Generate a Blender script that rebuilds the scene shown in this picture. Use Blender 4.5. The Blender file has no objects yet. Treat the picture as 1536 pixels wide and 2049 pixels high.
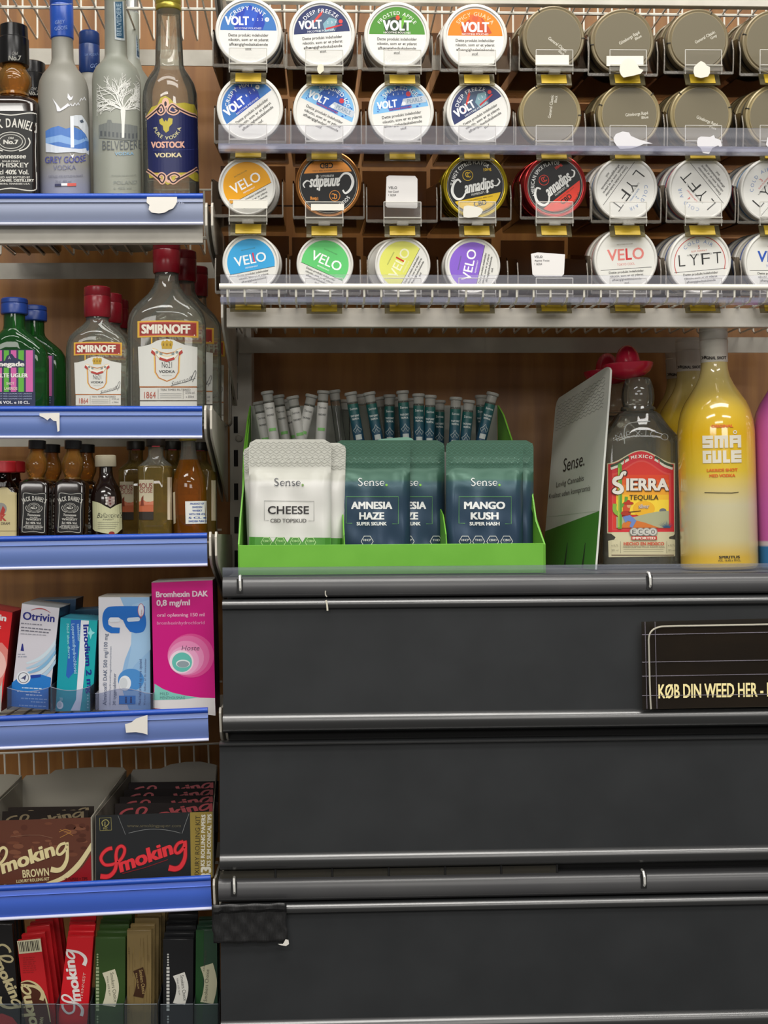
import bpy, bmesh, math, random
from mathutils import Vector, Matrix
from mathutils.geometry import tessellate_polygon
random.seed(7)
SC = bpy.context.scene
COL = SC.collection
PI = math.pi
sin, cos, rad = math.sin, math.cos, math.radians

# ---------------------------------------------------------------- camera
FPX = 2800.0; YAW = 0.046; ROLL = 0.006; CAMZ = 1.40
_f = Vector((sin(YAW), cos(YAW), 0)); _r0 = Vector((cos(YAW), -sin(YAW), 0)); _u0 = Vector((0, 0, 1))
_r = _r0 * cos(ROLL) - _u0 * sin(ROLL); _u = _u0 * cos(ROLL) + _r0 * sin(ROLL)
cam = bpy.data.cameras.new('camera'); co = bpy.data.objects.new('camera', cam); COL.objects.link(co)
m = Matrix((_r, _u, -_f)).transposed().to_4x4(); m.translation = Vector((0, 0, CAMZ)); co.matrix_world = m
cam.sensor_fit = 'HORIZONTAL'; cam.sensor_width = 36; cam.lens = 36 * FPX / 1536; cam.clip_start = 0.05
SC.camera = co

# ---------------------------------------------------------------- world, lamps, exposure
SC.view_settings.view_transform = 'Standard'; SC.view_settings.look = 'None'
SC.view_settings.gamma = 1; SC.view_settings.use_curve_mapping = False
SC.view_settings.exposure = 0.06
SC.cycles.transparent_max_bounces = 40; SC.cycles.transmission_bounces = 16; SC.cycles.max_bounces = 16
w = bpy.data.worlds.new('world'); SC.world = w; w.use_nodes = True
bg = w.node_tree.nodes['Background']; bg.inputs[0].default_value = (1.0, 0.96, 0.90, 1); bg.inputs[1].default_value = 0.17
def area(name, loc, size, power, col=(1, .97, .92), target=None):
    l = bpy.data.lights.new(name, 'AREA'); l.shape = 'RECTANGLE'; l.size, l.size_y = size; l.energy = power; l.color = col
    o = bpy.data.objects.new(name, l); COL.objects.link(o); o.location = loc
    d = (Vector(target) - Vector(loc)) if target else Vector((0, 0, -1))
    o.rotation_euler = d.to_track_quat('-Z', 'Y').to_euler(); return o
area('ceiling_lamp', (0.45, 0.55, 2.75), (1.5, 0.40), 24)
area('ceiling_lamp', (-0.9, -0.5, 2.75), (1.3, 0.30), 22)
area('ceiling_lamp', (1.3, -0.9, 2.75), (1.3, 0.30), 22)
area('ceiling_lamp', (0.0, -2.2, 2.75), (1.6, 0.4), 26)
area('ceiling_lamp', (-1.9, -3.6, 2.55), (1.8, 0.5), 24, target=(-.3, 1.5, 1.4))
area('ceiling_lamp', (-.25, 1.05, 2.75), (1.4, 0.3), 13)
area('ceiling_lamp', (1.4, -4.2, 2.55), (1.8, 0.5), 22, target=(.3, 1.5, 1.4))

# ---------------------------------------------------------------- materials
def lin(c):
    return c / 12.92 if c <= 0.04045 else ((c + 0.055) / 1.055) ** 2.4
def hexc(h):
    h = h.lstrip('#'); return tuple(lin(int(h[i:i + 2], 16) / 255) for i in (0, 2, 4)) + (1,)
_M = {}
def mat(h, rough=.5, metal=0, spec=.5, name=None, **kw):
    k = (h, rough, metal, spec, name, tuple(sorted(kw.items())))
    if k in _M: return _M[k]
    m = bpy.data.materials.new(name or 'paint'); m.use_nodes = True
    b = m.node_tree.nodes['Principled BSDF']
    b.inputs['Base Color'].default_value = hexc(h); b.inputs['Roughness'].default_value = rough
    b.inputs['Metallic'].default_value = metal; b.inputs['Specular IOR Level'].default_value = spec
    for q, v in kw.items():
        b.inputs[q.replace('_', ' ')].default_value = v
    _M[k] = m; return m
def glass(h, ior=1.3, rough=.02):
    return mat(h, rough, 0, .5, 'glass', Transmission_Weight=1.0, IOR=ior)
def clear(h, alpha=.9, rough=.1, gloss='ffffff', diff=0.0, dcol='ffffff', ior=1.25):
    """thin clear plastic sheet: see-through, with a fresnel gloss and a little milkiness"""
    k = ('clear', h, alpha, rough, diff, dcol, ior)
    if k in _M: return _M[k]
    m = bpy.data.materials.new('clear_plastic'); m.use_nodes = True; nt = m.node_tree; nt.nodes.clear()
    out = nt.nodes.new('ShaderNodeOutputMaterial'); tr = nt.nodes.new('ShaderNodeBsdfTransparent')
    c = hexc(h); tr.inputs[0].default_value = (c[0] * alpha, c[1] * alpha, c[2] * alpha, 1)
    gl = nt.nodes.new('ShaderNodeBsdfGlossy'); gl.inputs['Roughness'].default_value = rough
    fr = nt.nodes.new('ShaderNodeFresnel'); fr.inputs[0].default_value = ior
    mx = nt.nodes.new('ShaderNodeMixShader'); nt.links.new(fr.outputs[0], mx.inputs[0])
    nt.links.new(tr.outputs[0], mx.inputs[1]); nt.links.new(gl.outputs[0], mx.inputs[2])
    last = mx
    if diff > 0:
        df = nt.nodes.new('ShaderNodeBsdfDiffuse'); df.inputs[0].default_value = hexc(dcol)
        m2 = nt.nodes.new('ShaderNodeMixShader'); m2.inputs[0].default_value = diff
        nt.links.new(mx.outputs[0], m2.inputs[1]); nt.links.new(df.outputs[0], m2.inputs[2]); last = m2
    nt.links.new(last.outputs[0], out.inputs[0]); _M[k] = m; return m
def glassmix(h, th, refr=.45, diff=.14, dcol=None, rough=.02, ior=1.3, galpha=1.0):
    """filled bottle glass: refraction, straight see-through and the milky brightness of light scattered in the glass"""
    k = ('gm', h, th, refr, diff, dcol, rough, ior)
    if k in _M: return _M[k]
    m = bpy.data.materials.new('bottle_glass'); m.use_nodes = True; nt = m.node_tree; nt.nodes.clear()
    N = nt.nodes.new; out = N('ShaderNodeOutputMaterial')
    tr = N('ShaderNodeBsdfTransparent'); tr.inputs[0].default_value = hexc(th)
    rf = N('ShaderNodeBsdfRefraction'); rf.inputs['Color'].default_value = hexc(h); rf.inputs['IOR'].default_value = ior; rf.inputs['Roughness'].default_value = rough
    df = N('ShaderNodeBsdfDiffuse'); df.inputs[0].default_value = hexc(dcol or h)
    gl = N('ShaderNodeBsdfGlossy'); gl.inputs['Roughness'].default_value = .03
    fr = N('ShaderNodeFresnel'); fr.inputs[0].default_value = 1.5
    m1 = N('ShaderNodeMixShader'); m1.inputs[0].default_value = refr; m2 = N('ShaderNodeMixShader'); m2.inputs[0].default_value = diff; m3 = N('ShaderNodeMixShader')
    L = nt.links.new
    L(tr.outputs[0], m1.inputs[1]); L(rf.outputs[0], m1.inputs[2]); L(m1.outputs[0], m2.inputs[1]); L(df.outputs[0], m2.inputs[2])
    L(fr.outputs[0], m3.inputs[0]); L(m2.outputs[0], m3.inputs[1]); L(gl.outputs[0], m3.inputs[2]); L(m3.outputs[0], out.inputs[0])
    _M[k] = m; return m
def noisy(name, c1, c2, scale=(1, 1, 1), nscale=20, rough=.5, bump=0, detail=3, metal=0, spec=.5, lo=.35, hi=.65, obj=True):
    m = bpy.data.materials.new(name); m.use_nodes = True; nt = m.node_tree; b = nt.nodes['Principled BSDF']
    tc = nt.nodes.new('ShaderNodeTexCoord'); mp = nt.nodes.new('ShaderNodeMapping'); mp.inputs['Scale'].default_value = scale
    nz = nt.nodes.new('ShaderNodeTexNoise'); nz.inputs['Scale'].default_value = nscale; nz.inputs['Detail'].default_value = detail
    cr = nt.nodes.new('ShaderNodeValToRGB'); cr.color_ramp.elements[0].color = hexc(c1); cr.color_ramp.elements[1].color = hexc(c2)
    cr.color_ramp.elements[0].position = lo; cr.color_ramp.elements[1].position = hi
    nt.links.new(tc.outputs['Object' if obj else 'Generated'], mp.inputs[0]); nt.links.new(mp.outputs[0], nz.inputs['Vector'])
    nt.links.new(nz.outputs[0], cr.inputs[0]); nt.links.new(cr.outputs[0], b.inputs['Base Color'])
    b.inputs['Roughness'].default_value = rough; b.inputs['Metallic'].default_value = metal; b.inputs['Specular IOR Level'].default_value = spec
    if bump:
        bp = nt.nodes.new('ShaderNodeBump'); bp.inputs['Strength'].default_value = bump; bp.inputs['Distance'].default_value = .001
        nt.links.new(nz.outputs[0], bp.inputs['Height']); nt.links.new(bp.outputs[0], b.inputs['Normal'])
    return m
def ramp_z(name, stops, rough=.3, z0=0, z1=1, **kw):
    """colour of the print itself running up the object: stops (t, hex), t along local z from z0 to z1"""
    m = bpy.data.materials.new(name); m.use_nodes = True; nt = m.node_tree; b = nt.nodes['Principled BSDF']
    tc = nt.nodes.new('ShaderNodeTexCoord'); sp = nt.nodes.new('ShaderNodeSeparateXYZ'); mr = nt.nodes.new('ShaderNodeMapRange')
    mr.inputs[1].default_value = z0; mr.inputs[2].default_value = z1
    cr = nt.nodes.new('ShaderNodeValToRGB'); e = cr.color_ramp.elements
    e[0].position, e[0].color = stops[0][0], hexc(stops[0][1]); e[1].position, e[1].color = stops[-1][0], hexc(stops[-1][1])
    for t, h in stops[1:-1]:
        n = e.new(t); n.color = hexc(h)
    nt.links.new(tc.outputs['Object'], sp.inputs[0]); nt.links.new(sp.outputs[2], mr.inputs[0]); nt.links.new(mr.outputs[0], cr.inputs[0])
    nt.links.new(cr.outputs[0], b.inputs['Base Color']); b.inputs['Roughness'].default_value = rough
    for q, v in kw.items(): b.inputs[q.replace('_', ' ')].default_value = v
    return m

# ---------------------------------------------------------------- geometry helpers
def W(px, py, Y):
    d = _f + _r * ((px - 768) / FPX) + _u * ((1024.5 - py) / FPX)
    return Vector((0, 0, CAMZ)) + d * (Y / d.y)
def S(Y): return Y / FPX
def proj(p):
    q = Vector(p) - Vector((0, 0, CAMZ)); k = q.dot(_f)
    return 768 + FPX * q.dot(_r) / k, 1024.5 - FPX * q.dot(_u) / k

class MB:
    def __init__(s): s.v = []; s.f = []; s.smooth = []
    def add(s, vs, fs, smooth=False):
        n = len(s.v); s.v += [tuple(v) for v in vs]; s.f += [tuple(i + n for i in f) for f in fs]; s.smooth += [smooth] * len(fs); return s
    def box(s, c, d, R=None):
        c = Vector(c); x, y, z = d[0] / 2, d[1] / 2, d[2] / 2
        vs = [Vector((i * x, j * y, k * z)) for i in (-1, 1) for j in (-1, 1) for k in (-1, 1)]
        if R: vs = [R @ v for v in vs]
        return s.add([c + v for v in vs], [(0, 1, 3, 2), (4, 6, 7, 5), (0, 4, 5, 1), (2, 3, 7, 6), (0, 2, 6, 4), (1, 5, 7, 3)])
    def b2(s, x0, x1, y0, y1, z0, z1):
        return s.box(((x0 + x1) / 2, (y0 + y1) / 2, (z0 + z1) / 2), (abs(x1 - x0), abs(y1 - y0), abs(z1 - z0)))
    def prism(s, poly, off):
        """closed polygon of 3D points pushed along vector off"""
        n = len(poly); P = [Vector(p) for p in poly]; off = Vector(off)
        tr = tessellate_polygon([P])
        s.add(P + [p + off for p in P], [t for t in tr] + [tuple(i + n for i in reversed(t)) for t in tr] +
              [(i, (i + 1) % n, (i + 1) % n + n, i + n) for i in range(n)])
        return s
    def tube(s, pts, r, seg=8, cap=True, closed=False):
        P = [Vector(p) for p in pts]; n = len(P); rings = []; up = None
        for i in range(n):
            t = (P[(i + 1) % n] - P[i - 1]) if closed else (P[min(i + 1, n - 1)] - P[max(i - 1, 0)])
            t.normalize()
            if up is None:
                up = t.orthogonal().normalized()
            up = (up - t * up.dot(t)).normalized(); sd = t.cross(up)
            rr = r[i] if isinstance(r, (list, tuple)) else r
            rings.append([P[i] + up * cos(a) * rr + sd * sin(a) * rr for a in [2 * PI * k / seg for k in range(seg)]])
        vs = [v for g in rings for v in g]; fs = []
        for i in range(n if closed else n - 1):
            j = (i + 1) % n
            fs += [(i * seg + k, i * seg + (k + 1) % seg, j * seg + (k + 1) % seg, j * seg + k) for k in range(seg)]
        if cap and not closed: fs += [tuple(range(seg))[::-1], tuple((n - 1) * seg + k for k in range(seg))]
        return s.add(vs, fs, True)
    def lathe(s, prof, seg=40, axis='z', ctr=(0, 0, 0), n_default=2):
        """prof: (z, rx[, ry[, n]]) ; superellipse rings, capped at both ends"""
        rings = []
        for p in prof:
            z, rx = p[0], p[1]; ry = p[2] if len(p) > 2 else rx; n = p[3] if len(p) > 3 else n_default
            g = []
            for k in range(seg):
                a = 2 * PI * (k + .5) / seg; c_, s_ = cos(a), sin(a)
                x = rx * math.copysign(abs(c_) ** (2 / n), c_); y = ry * math.copysign(abs(s_) ** (2 / n), s_)
                v = (x, y, z) if axis == 'z' else (x, -z, y)
                g.append(Vector(v) + Vector(ctr))
            rings.append(g)
        m = len(rings); fs = []
        for i in range(m - 1):
            fs += [(i * seg + k, i * seg + (k + 1) % seg, (i + 1) * seg + (k + 1) % seg, (i + 1) * seg + k) for k in range(seg)]
        fs += [tuple(range(seg))[::-1], tuple((m - 1) * seg + k for k in range(seg))]
        return s.add([v for g in rings for v in g], fs, True)
    def extrude_x(s, prof, x0, x1, smooth=True, nx=1):
        """closed (y,z) profile extruded along x"""
        n = len(prof); vs = []
        for i in range(nx + 1):
            x = x0 + (x1 - x0) * i / nx; vs += [Vector((x, p[0], p[1])) for p in prof]
        fs = []
        for i in range(nx): fs += [(i * n + k, (i + 1) * n + k, (i + 1) * n + (k + 1) % n, i * n + (k + 1) % n) for k in range(n)]
        tr = tessellate_polygon([[Vector((p[0], p[1], 0)) for p in prof]])
        s.add(vs, fs, smooth); s.add(vs[:n], tr); s.add(vs[-n:], [t[::-1] for t in tr]); return s
    def mesh(s, name, m=None):
        me = bpy.data.meshes.new(name); me.from_pydata(s.v, [], s.f)
        me.polygons.foreach_set('use_smooth', s.smooth)
        if m: me.materials.append(m)
        b = bmesh.new(); b.from_mesh(me); bmesh.ops.recalc_face_normals(b, faces=b.faces); b.to_mesh(me); b.free()
        return me
    def build(s, name, m, parent=None, bevel=0, sharp=35, label=None, origin=None, bseg=2):
        if origin is not None:
            o_ = Vector(origin); s.v = [tuple(Vector(v) - o_) for v in s.v]
        me = s.mesh(name, m)
        try: me.set_sharp_from_angle(angle=rad(sharp))
        except Exception: pass
        o = bpy.data.objects.new(name, me); COL.objects.link(o)
        if origin is not None: o.location = origin
        if parent: o.parent = parent
        if bevel:
            md = o.modifiers.new('bevel', 'BEVEL'); md.width = bevel; md.segments = bseg; md.limit_method = 'ANGLE'; md.angle_limit = rad(40)
        if label: o['label'] = label
        return o
def tag(o, label, cat, group=None, kind=None):
    o['label'] = label; o['category'] = cat
    if group: o['group'] = group
    if kind: o['kind'] = kind
    return o
def empty(name, loc, label, cat, group=None, rot=(0, 0, 0)):
    o = bpy.data.objects.new(name, None); COL.objects.link(o); o.location = loc; o.rotation_euler = rot
    o.empty_display_size = .02
    return tag(o, label, cat, group)
def struct(o): o['kind'] = 'structure'; return o
def dup(root, loc=None, label=None, delta=None, rot=None, group=None):
    r = root.copy(); COL.objects.link(r)
    if loc is not None: r.location = loc
    if delta is not None: r.location = root.location + Vector(delta)
    if rot is not None: r.rotation_euler = rot
    if label: r['label'] = label
    if group: r['group'] = group
    for ch in list(root.children):
        c = ch.copy(); COL.objects.link(c); c.parent = r
        for g in list(ch.children):
            d = g.copy(); COL.objects.link(d); d.parent = c
    return r

# ---------------------------------------------------------------- flat print (lettering and graphics)
_G = {}
def glyphs(s, b=0., sh=0.):
    """outline text -> (verts, tris) with baseline at 0, left edge at 0, y up, cap height 1"""
    k = (s, round(b, 4), round(sh, 3))
    if k in _G: return _G[k]
    cu = bpy.data.curves.new('t', 'FONT'); cu.body = s; cu.size = 1; cu.offset = b; cu.resolution_u = 3 if len(s) < 14 else 2; cu.shear = sh
    o = bpy.data.objects.new('t', cu); me = o.to_mesh(); me.calc_loop_triangles()
    vs = [(v.co.x, v.co.y) for v in me.vertices]; fs = [tuple(t.vertices) for t in me.loop_triangles]
    o.to_mesh_clear(); bpy.data.objects.remove(o); bpy.data.curves.remove(cu)
    if s != 'H':
        cap = CAP()
    else:
        cap = 1
    if vs:
        x0 = min(v[0] for v in vs); vs = [((v[0] - x0) / cap, v[1] / cap) for v in vs]
    _G[k] = (vs, fs); return _G[k]
_cap = []
def CAP():
    if not _cap:
        v, _ = glyphs('H'); _cap.append(max(p[1] for p in v))
    return _cap[0]
def twidth(s, b=0., sh=0.):
    v, _ = glyphs(s, b, sh)
    return max(p[0] for p in v) if v else 0
def smoothpts(P, n=6, closed=False):
    P = [Vector((p[0], p[1])) for p in P]; out = []; m = len(P)
    for i in range(m if closed else m - 1):
        g = lambda j: P[j % m] if closed else P[max(0, min(m - 1, j))]
        p0, p1, p2, p3 = g(i - 1), g(i), g(i + 1), g(i + 2)
        for k in range(n):
            t = k / n
            out.append(.5 * ((2 * p1) + (p2 - p0) * t + (2 * p0 - 5 * p1 + 4 * p2 - p3) * t * t + (3 * p1 - p0 - 3 * p2 + p3) * t ** 3))
    if not closed: out.append(P[-1])
    return [(p.x, p.y) for p in out]
class Art:
    """flat print; coordinates y-down"""
    def __init__(s): s.items = []; s.tf = lambda x, y: (x, y); s.L = 0
    def _add(s, vs, fs, col, lay, zz=None):
        if lay is None: s.L += 1; lay = s.L
        dz = (len(s.items) % 6) * 4e-6 if zz is None else zz
        s.items.append(([tuple(s.tf(v[0], v[1])) + ((v[2] if len(v) > 2 else 0) + dz,) for v in vs], fs, col, lay)); return s
    def poly(s, pts, col, lay=None):
        tr = tessellate_polygon([[Vector((p[0], p[1], 0)) for p in pts]]); return s._add(pts, tr, col, lay)
    def rect(s, x0, y0, x1, y1, col, lay=None): return s.poly([(x0, y0), (x1, y0), (x1, y1), (x0, y1)], col, lay)
    def ell(s, cx, cy, rx, ry, col, lay=None, a0=0, a1=360, n=40):
        full = a1 - a0 >= 360
        p = [(cx + rx * cos(rad(a0 + (a1 - a0) * i / n)), cy - ry * sin(rad(a0 + (a1 - a0) * i / n))) for i in range(n if full else n + 1)]
        return s.poly(p, col, lay)
    def cseg(s, r, yc, col, lay=None, top=True, n=40):
        """circle segment about origin, above (y<yc) or below the chord y=yc"""
        a = math.asin(max(-1, min(1, -yc / r)))
        p = [(r * cos(a + (PI - 2 * a) * i / n), -r * sin(a + (PI - 2 * a) * i / n)) for i in range(n + 1)] if top else \
            [(r * cos(a - (PI + 2 * a) * i / n), -r * sin(a - (PI + 2 * a) * i / n)) for i in range(n + 1)]
        return s.poly(p, col, lay)
    def stroke(s, pts, w, col, lay=None, closed=False, sm=0):
        if sm: pts = smoothpts(pts, sm, closed)
        n = len(pts); L = []; R = []
        for i in range(n):
            a = pts[i - 1] if (closed or i > 0) else pts[i]; b = pts[(i + 1) % n] if (closed or i < n - 1) else pts[i]
            dx, dy = b[0] - a[0], b[1] - a[1]; l = math.hypot(dx, dy) or 1
            ww = w if not isinstance(w, (list, tuple)) else w[0] + (w[1] - w[0]) * (.5 - .5 * cos(2 * PI * i / (n - 1)) if len(w) == 2 else i / (n - 1))
            ww /= 2
            if isinstance(w, (list, tuple)) and len(w) > 3:
                t = i / (n - 1) * (len(w) - 1); q = min(int(t), len(w) - 2); ww = (w[q] + (w[q + 1] - w[q]) * (t - q)) / 2
            nx, ny = -dy / l * ww, dx / l * ww
            L.append((pts[i][0] + nx, pts[i][1] + ny)); R.append((pts[i][0] - nx, pts[i][1] - ny))
        V = []; fs = []
        for i in range(n if closed else n - 1):
            j = (i + 1) % n; e = (i % 5) * 5e-6; k = len(V)
            V += [(*L[i], e), (*L[j], e), (*R[j], e), (*R[i], e)]; fs.append((k, k + 1, k + 2, k + 3))
        return s._add(V, fs, col, lay)
    def ring(s, cx, cy, r, w, col, lay=None, a0=0, a1=360, n=48, ry=None):
        ry = ry or r; cl = a1 - a0 >= 360
        p = [(cx + r * cos(rad(a0 + (a1 - a0) * i / n)), cy - ry * sin(rad(a0 + (a1 - a0) * i / n))) for i in range(n if cl else n + 1)]
        return s.stroke(p, w, col, lay, closed=cl)
    def T(s, t, cx, by, cap, w=None, col='000000', b=0., rot=0, sh=0., lay=None, al='c'):
        xb = max(0, b) * .9; b = min(b, 0)
        vs, fs = glyphs(t, b, sh)
        if not vs: return s
        if xb:
            n_ = len(vs); q = xb / CAP(); vv = []; ff = []
            for k, (dx, dy) in enumerate([(-q, -q * .5), (q, q * .5), (-q, q * .5), (q, -q * .5), (0, 0)]):
                vv += [(x + dx, y + dy, k * 5e-6) for x, y in vs]; ff += [tuple(i + n_ * k for i in f) for f in fs]
            vs, fs = vv, ff; x_ = min(p[0] for p in vs); vs = [(p[0] - x_, p[1], p[2]) for p in vs]
        tw = max(p[0] for p in vs); sx = (w / tw) if w else cap
        a = rad(rot); ca, sa = cos(a), sin(a); x0 = {'c': -tw * sx / 2, 'l': 0, 'r': -tw * sx}[al]
        out = []
        for v in vs:
            x, y = v[0], v[1]
            X = x * sx + x0; Y = -y * cap
            out.append((cx + X * ca + Y * sa, by - X * sa + Y * ca, v[2] if len(v) > 2 else 0))
        return s._add(out, fs, col, lay)
    def arcT(s, t, cx, cy, r, cap, col, mid=90, b=0., sp=1., lay=None, flip=False, xs=1.):
        if lay is None: s.L += 1; lay = s.L
        W_ = [twidth(c, b) if c != ' ' else .35 for c in t]; gap = .16 * sp
        tot = (sum(W_) + gap * (len(t) - 1)) * xs; pos = 0
        for c, cw in zip(t, W_):
            m = (pos + cw * xs / 2 - tot / 2) * cap / r
            ang = rad(mid) - m if not flip else rad(mid) + m
            rot = math.degrees(ang) - 90 if not flip else math.degrees(ang) + 90
            if c != ' ': s.T(c, cx + r * cos(ang), cy - r * sin(ang), cap, w=cw * cap * xs, col=col, b=b, rot=rot, lay=lay)
            pos += (cw + gap) * xs
        return s
    def build(s, name, parent, fn, cellx=None, rough=.45, step=.00007, base=.0002, label=None, clipy=None, clipx=None, spec=.4):
        mats = []; V = []; F = []; MI = []
        cols = {}
        for vs, fs, col, lay in s.items:
            cols.setdefault((col, lay), []).append((vs, fs))
        for (col, lay), parts in cols.items():
            b = bmesh.new()
            for vs, fs in parts:
                bv = [b.verts.new((x, y, z * 1e4)) for x, y, z in vs]
                for f in fs:
                    try: b.faces.new([bv[i] for i in f])
                    except ValueError: pass
            def cut(axis, val, clear_outer=False, clear_inner=False):
                no = (1, 0, 0) if axis == 0 else (0, 1, 0); c_ = (val, 0, 0) if axis == 0 else (0, val, 0)
                bmesh.ops.bisect_plane(b, geom=b.verts[:] + b.edges[:] + b.faces[:], plane_co=c_, plane_no=no, clear_outer=clear_outer, clear_inner=clear_inner)
            if clipx: cut(0, clipx[0], clear_inner=True); cut(0, clipx[1], clear_outer=True)
            if clipy: cut(1, clipy[0], clear_inner=True); cut(1, clipy[1], clear_outer=True)
            if cellx and b.verts:
                xs = [v.co.x for v in b.verts]; k = math.floor(min(xs) / cellx) + 1
                while k * cellx < max(xs): cut(0, k * cellx); k += 1
                if len(fs) < 60:
                    ys = [v.co.y for v in b.verts]; cy = cellx * 2; k = math.floor(min(ys) / cy) + 1
                    while k * cy < max(ys): cut(1, k * cy); k += 1
            b.verts.index_update(); n = len(V)
            V += [tuple(fn(v.co.x, v.co.y, base + lay * step + v.co.z * 1e-4)) for v in b.verts]
            key = col if isinstance(col, tuple) else (col, rough)
            mm = mat(key[0], key[1], key[2] if len(key) > 2 else 0, spec)
            if mm not in mats: mats.append(mm)
            for f in b.faces:
                F.append(tuple(n + v.index for v in f.verts)); MI.append(mats.index(mm))
            b.free()
        me = bpy.data.meshes.new(name); me.from_pydata(V, [], F)
        for mm in mats: me.materials.append(mm)
        me.polygons.foreach_set('material_index', MI)
        o = bpy.data.objects.new(name, me); COL.objects.link(o)
        if parent: o.parent = parent
        if label: o['label'] = label
        return o
def plane_fn(Y, origin):
    o = Vector(origin)
    return lambda x, y, h: W(x, y, Y - h) - o
DK = ['Dette produkt indeholder', 'nikotin, som er et yderst', 'afhængighedsskabende', 'stof.']

# ================================================================ the setting
wood = noisy('beech_laminate', '#7f511f', '#9a6930', (9, 9, .9), 6, .45, detail=6)
white_metal = noisy('white_powder_coat', '#b2ada1', '#c0bbaf', (1, 1, 1), 30, .36)
white_wire = mat('d6d2c6', .35)
dark_slot = mat('15110e', .8)
YW = 1.765
wb = MB().b2(-.75, 1.0, YW, YW + .018, .55, 1.785).b2(-.75, 1.0, YW, YW + .018, 1.787, 2.25)
struct(wb.build('wall_back', wood))

# perforated upright between the two bays
ux, _, uz = W(481, 760, 1.70)
up = MB(); up.b2(ux - .0135, ux + .0135, 1.700, 1.703, .55, 2.2); up.b2(ux - .0135, ux - .012, 1.703, YW, .55, 2.2); up.b2(ux + .012, ux + .0135, 1.703, YW, .55, 2.2)
upo = up.build('slotted_upright', white_metal, bevel=.0008)
tag(upo, 'white slotted metal upright between the two shelf bays', 'post')
z0 = W(475, 783, 1.70).z
for k in range(-10, 13):
    zc = z0 - k * .0405
    MB().b2(ux - .0085, ux - .0035, 1.6992, 1.7003, zc - .010, zc + .010).build('slot', dark_slot, upo)
sc_ = MB().lathe([(0, .0046), (.0006, .0046), (.0007, .0030), (.0002, .0028), (.0002, .0012)], 16, 'y', (0, 0, 0))
p = W(478, 876, 1.698); sc_.v = [tuple(Vector(v) + p) for v in sc_.v]
sc_.build('screw', mat('8e887c', .4, .3), upo, sharp=20)
upl = MB(); pl = W(-250, 760, 1.70).x
upl.b2(pl - .0135, pl + .0135, 1.700, YW, .55, 2.2)

WSP = .0173
def wire_shelf(name, label, xl, xr, zd, front_top, front_bot, rear_top, rear_bot, Yf=1.462, Yr=1.69, fence=.08, bracket='r', rot=0, pivot=None, wshift=0, lip=None, grp='wire shelves', brh=.062, boff=0):
    """deck of wires on a front and a rear rail, with a low wire back-stop and end bracket; local z 0 = deck"""
    ox = pivot if pivot is not None else xr
    root = empty(name, (ox, Yf, zd), label, 'shelf', grp, (0, rot, 0))
    a, b = xl - ox, xr - ox; D = Yr - Yf
    MB().extrude_x([(0, front_top), (.003, front_top), (.003, front_bot + .002), (.010, front_bot + .002), (.010, front_bot), (0, front_bot)], a, b, False).build('front_rail', white_metal, root, bevel=.0006)
    MB().extrude_x([(D, rear_top), (D + .002, rear_top), (D + .002, rear_bot), (D, rear_bot)], a, b, False).build('rear_rail', white_metal, root)
    w = MB(); n = int((b - a) / WSP); x = a + wshift
    while x < b - .002:
        pts = []
        if lip: pts += [(x, lip[0], lip[1]), (x, lip[0] + .001, lip[1] - .010), (x, lip[0] + .006, lip[1] - .014)]
        pts += [(x, .004, .0015), (x, D - .006, .0015), (x, D - .001, .004), (x, D, .010), (x, D, fence)]
        w.tube(pts, .0012, 6); x += WSP
    w.tube([(a, D, fence), (b, D, fence)], .0014, 6); w.tube([(a, D * .5, .0), (b, D * .5, .0)], .0018, 6)
    o = w.build('wire_deck', white_wire, root)
    if lip:
        c = w.__class__(); c.tube([(a - .004, lip[0], lip[1]), (b, lip[0], lip[1])], .0031, 12); c.build('front_wire', white_wire, root)
    for side in bracket:
        xs = b + .0035 + boff if side == 'r' else a - .005
        pr = [(-.012, .008), (-.006, .013), (.01, .010), (D + .005, .006), (D + .012, .0), (D + .012, -brh), (D, -brh + .002), (.03, -.030), (-.004, -.020), (-.012, -.012)]
        for dx in (0, .006) if side == 'r' else (0,):
            MB().extrude_x([(p_[0], p_[1]) for p_ in pr], xs + dx, xs + dx + .0022, False).build('bracket', white_metal, root, bevel=.0005)
    return root
def price_rail(root, L, x1, z_top, h, col, topc='#1d4cb0', y=-.010, lean=0., white=True, face_rough=.35):
    """curved ticket strip clipped to the shelf front"""
    a = x1 - L
    prof = []
    for i in range(9):
        t = i / 8; z = z_top - .0045 - (h - .006) * t; prof.append((y - .0025 * sin(PI * t) - lean * t, z))
    back = [(p_[0] + .0014, p_[1]) for p_ in reversed(prof)]
    MB().extrude_x(prof + back, a, x1).build('ticket_strip', mat(col, face_rough, 0, .5), root)
    MB().extrude_x([(y + .0035 * cos(t) + .001, z_top - .003 + .003 * sin(t)) for t in [2 * PI * k / 12 for k in range(12)]], a, x1).build('strip_top_edge', mat(topc, .3), root)
    ye = prof[-1][0]
    MB().extrude_x([(ye - .0005 + .0022 * cos(t), z_top - h + .0017 * sin(t)) for t in [2 * PI * k / 10 for k in range(10)]], a, x1).build('strip_bottom_edge', mat('c9cbe0' if white else '8f98bb', .25), root)
    MB().extrude_x([(y - .0032 , z_top - h * .31), (y - .0022, z_top - h * .31 + .0008), (y - .0012, z_top - h * .31), (y - .0022, z_top - h * .31 - .0008)], a, x1, False).build('strip_groove', mat(col, .4), root)
YP = 1.45
def torn(root, px, Yp, label='torn remains of a white paper sticker', col='dcd8d0', th=.0006, name='torn_sticker', cat=None, curl=.0):
    o_ = root.matrix_basis.inverted() if root else Matrix()
    P = [o_ @ W(x, y, Yp) for x, y in px]
    ob = MB().prism(P, (0, th, 0)).build(name, mat(col, .7), root, label=label)
    return ob
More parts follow.
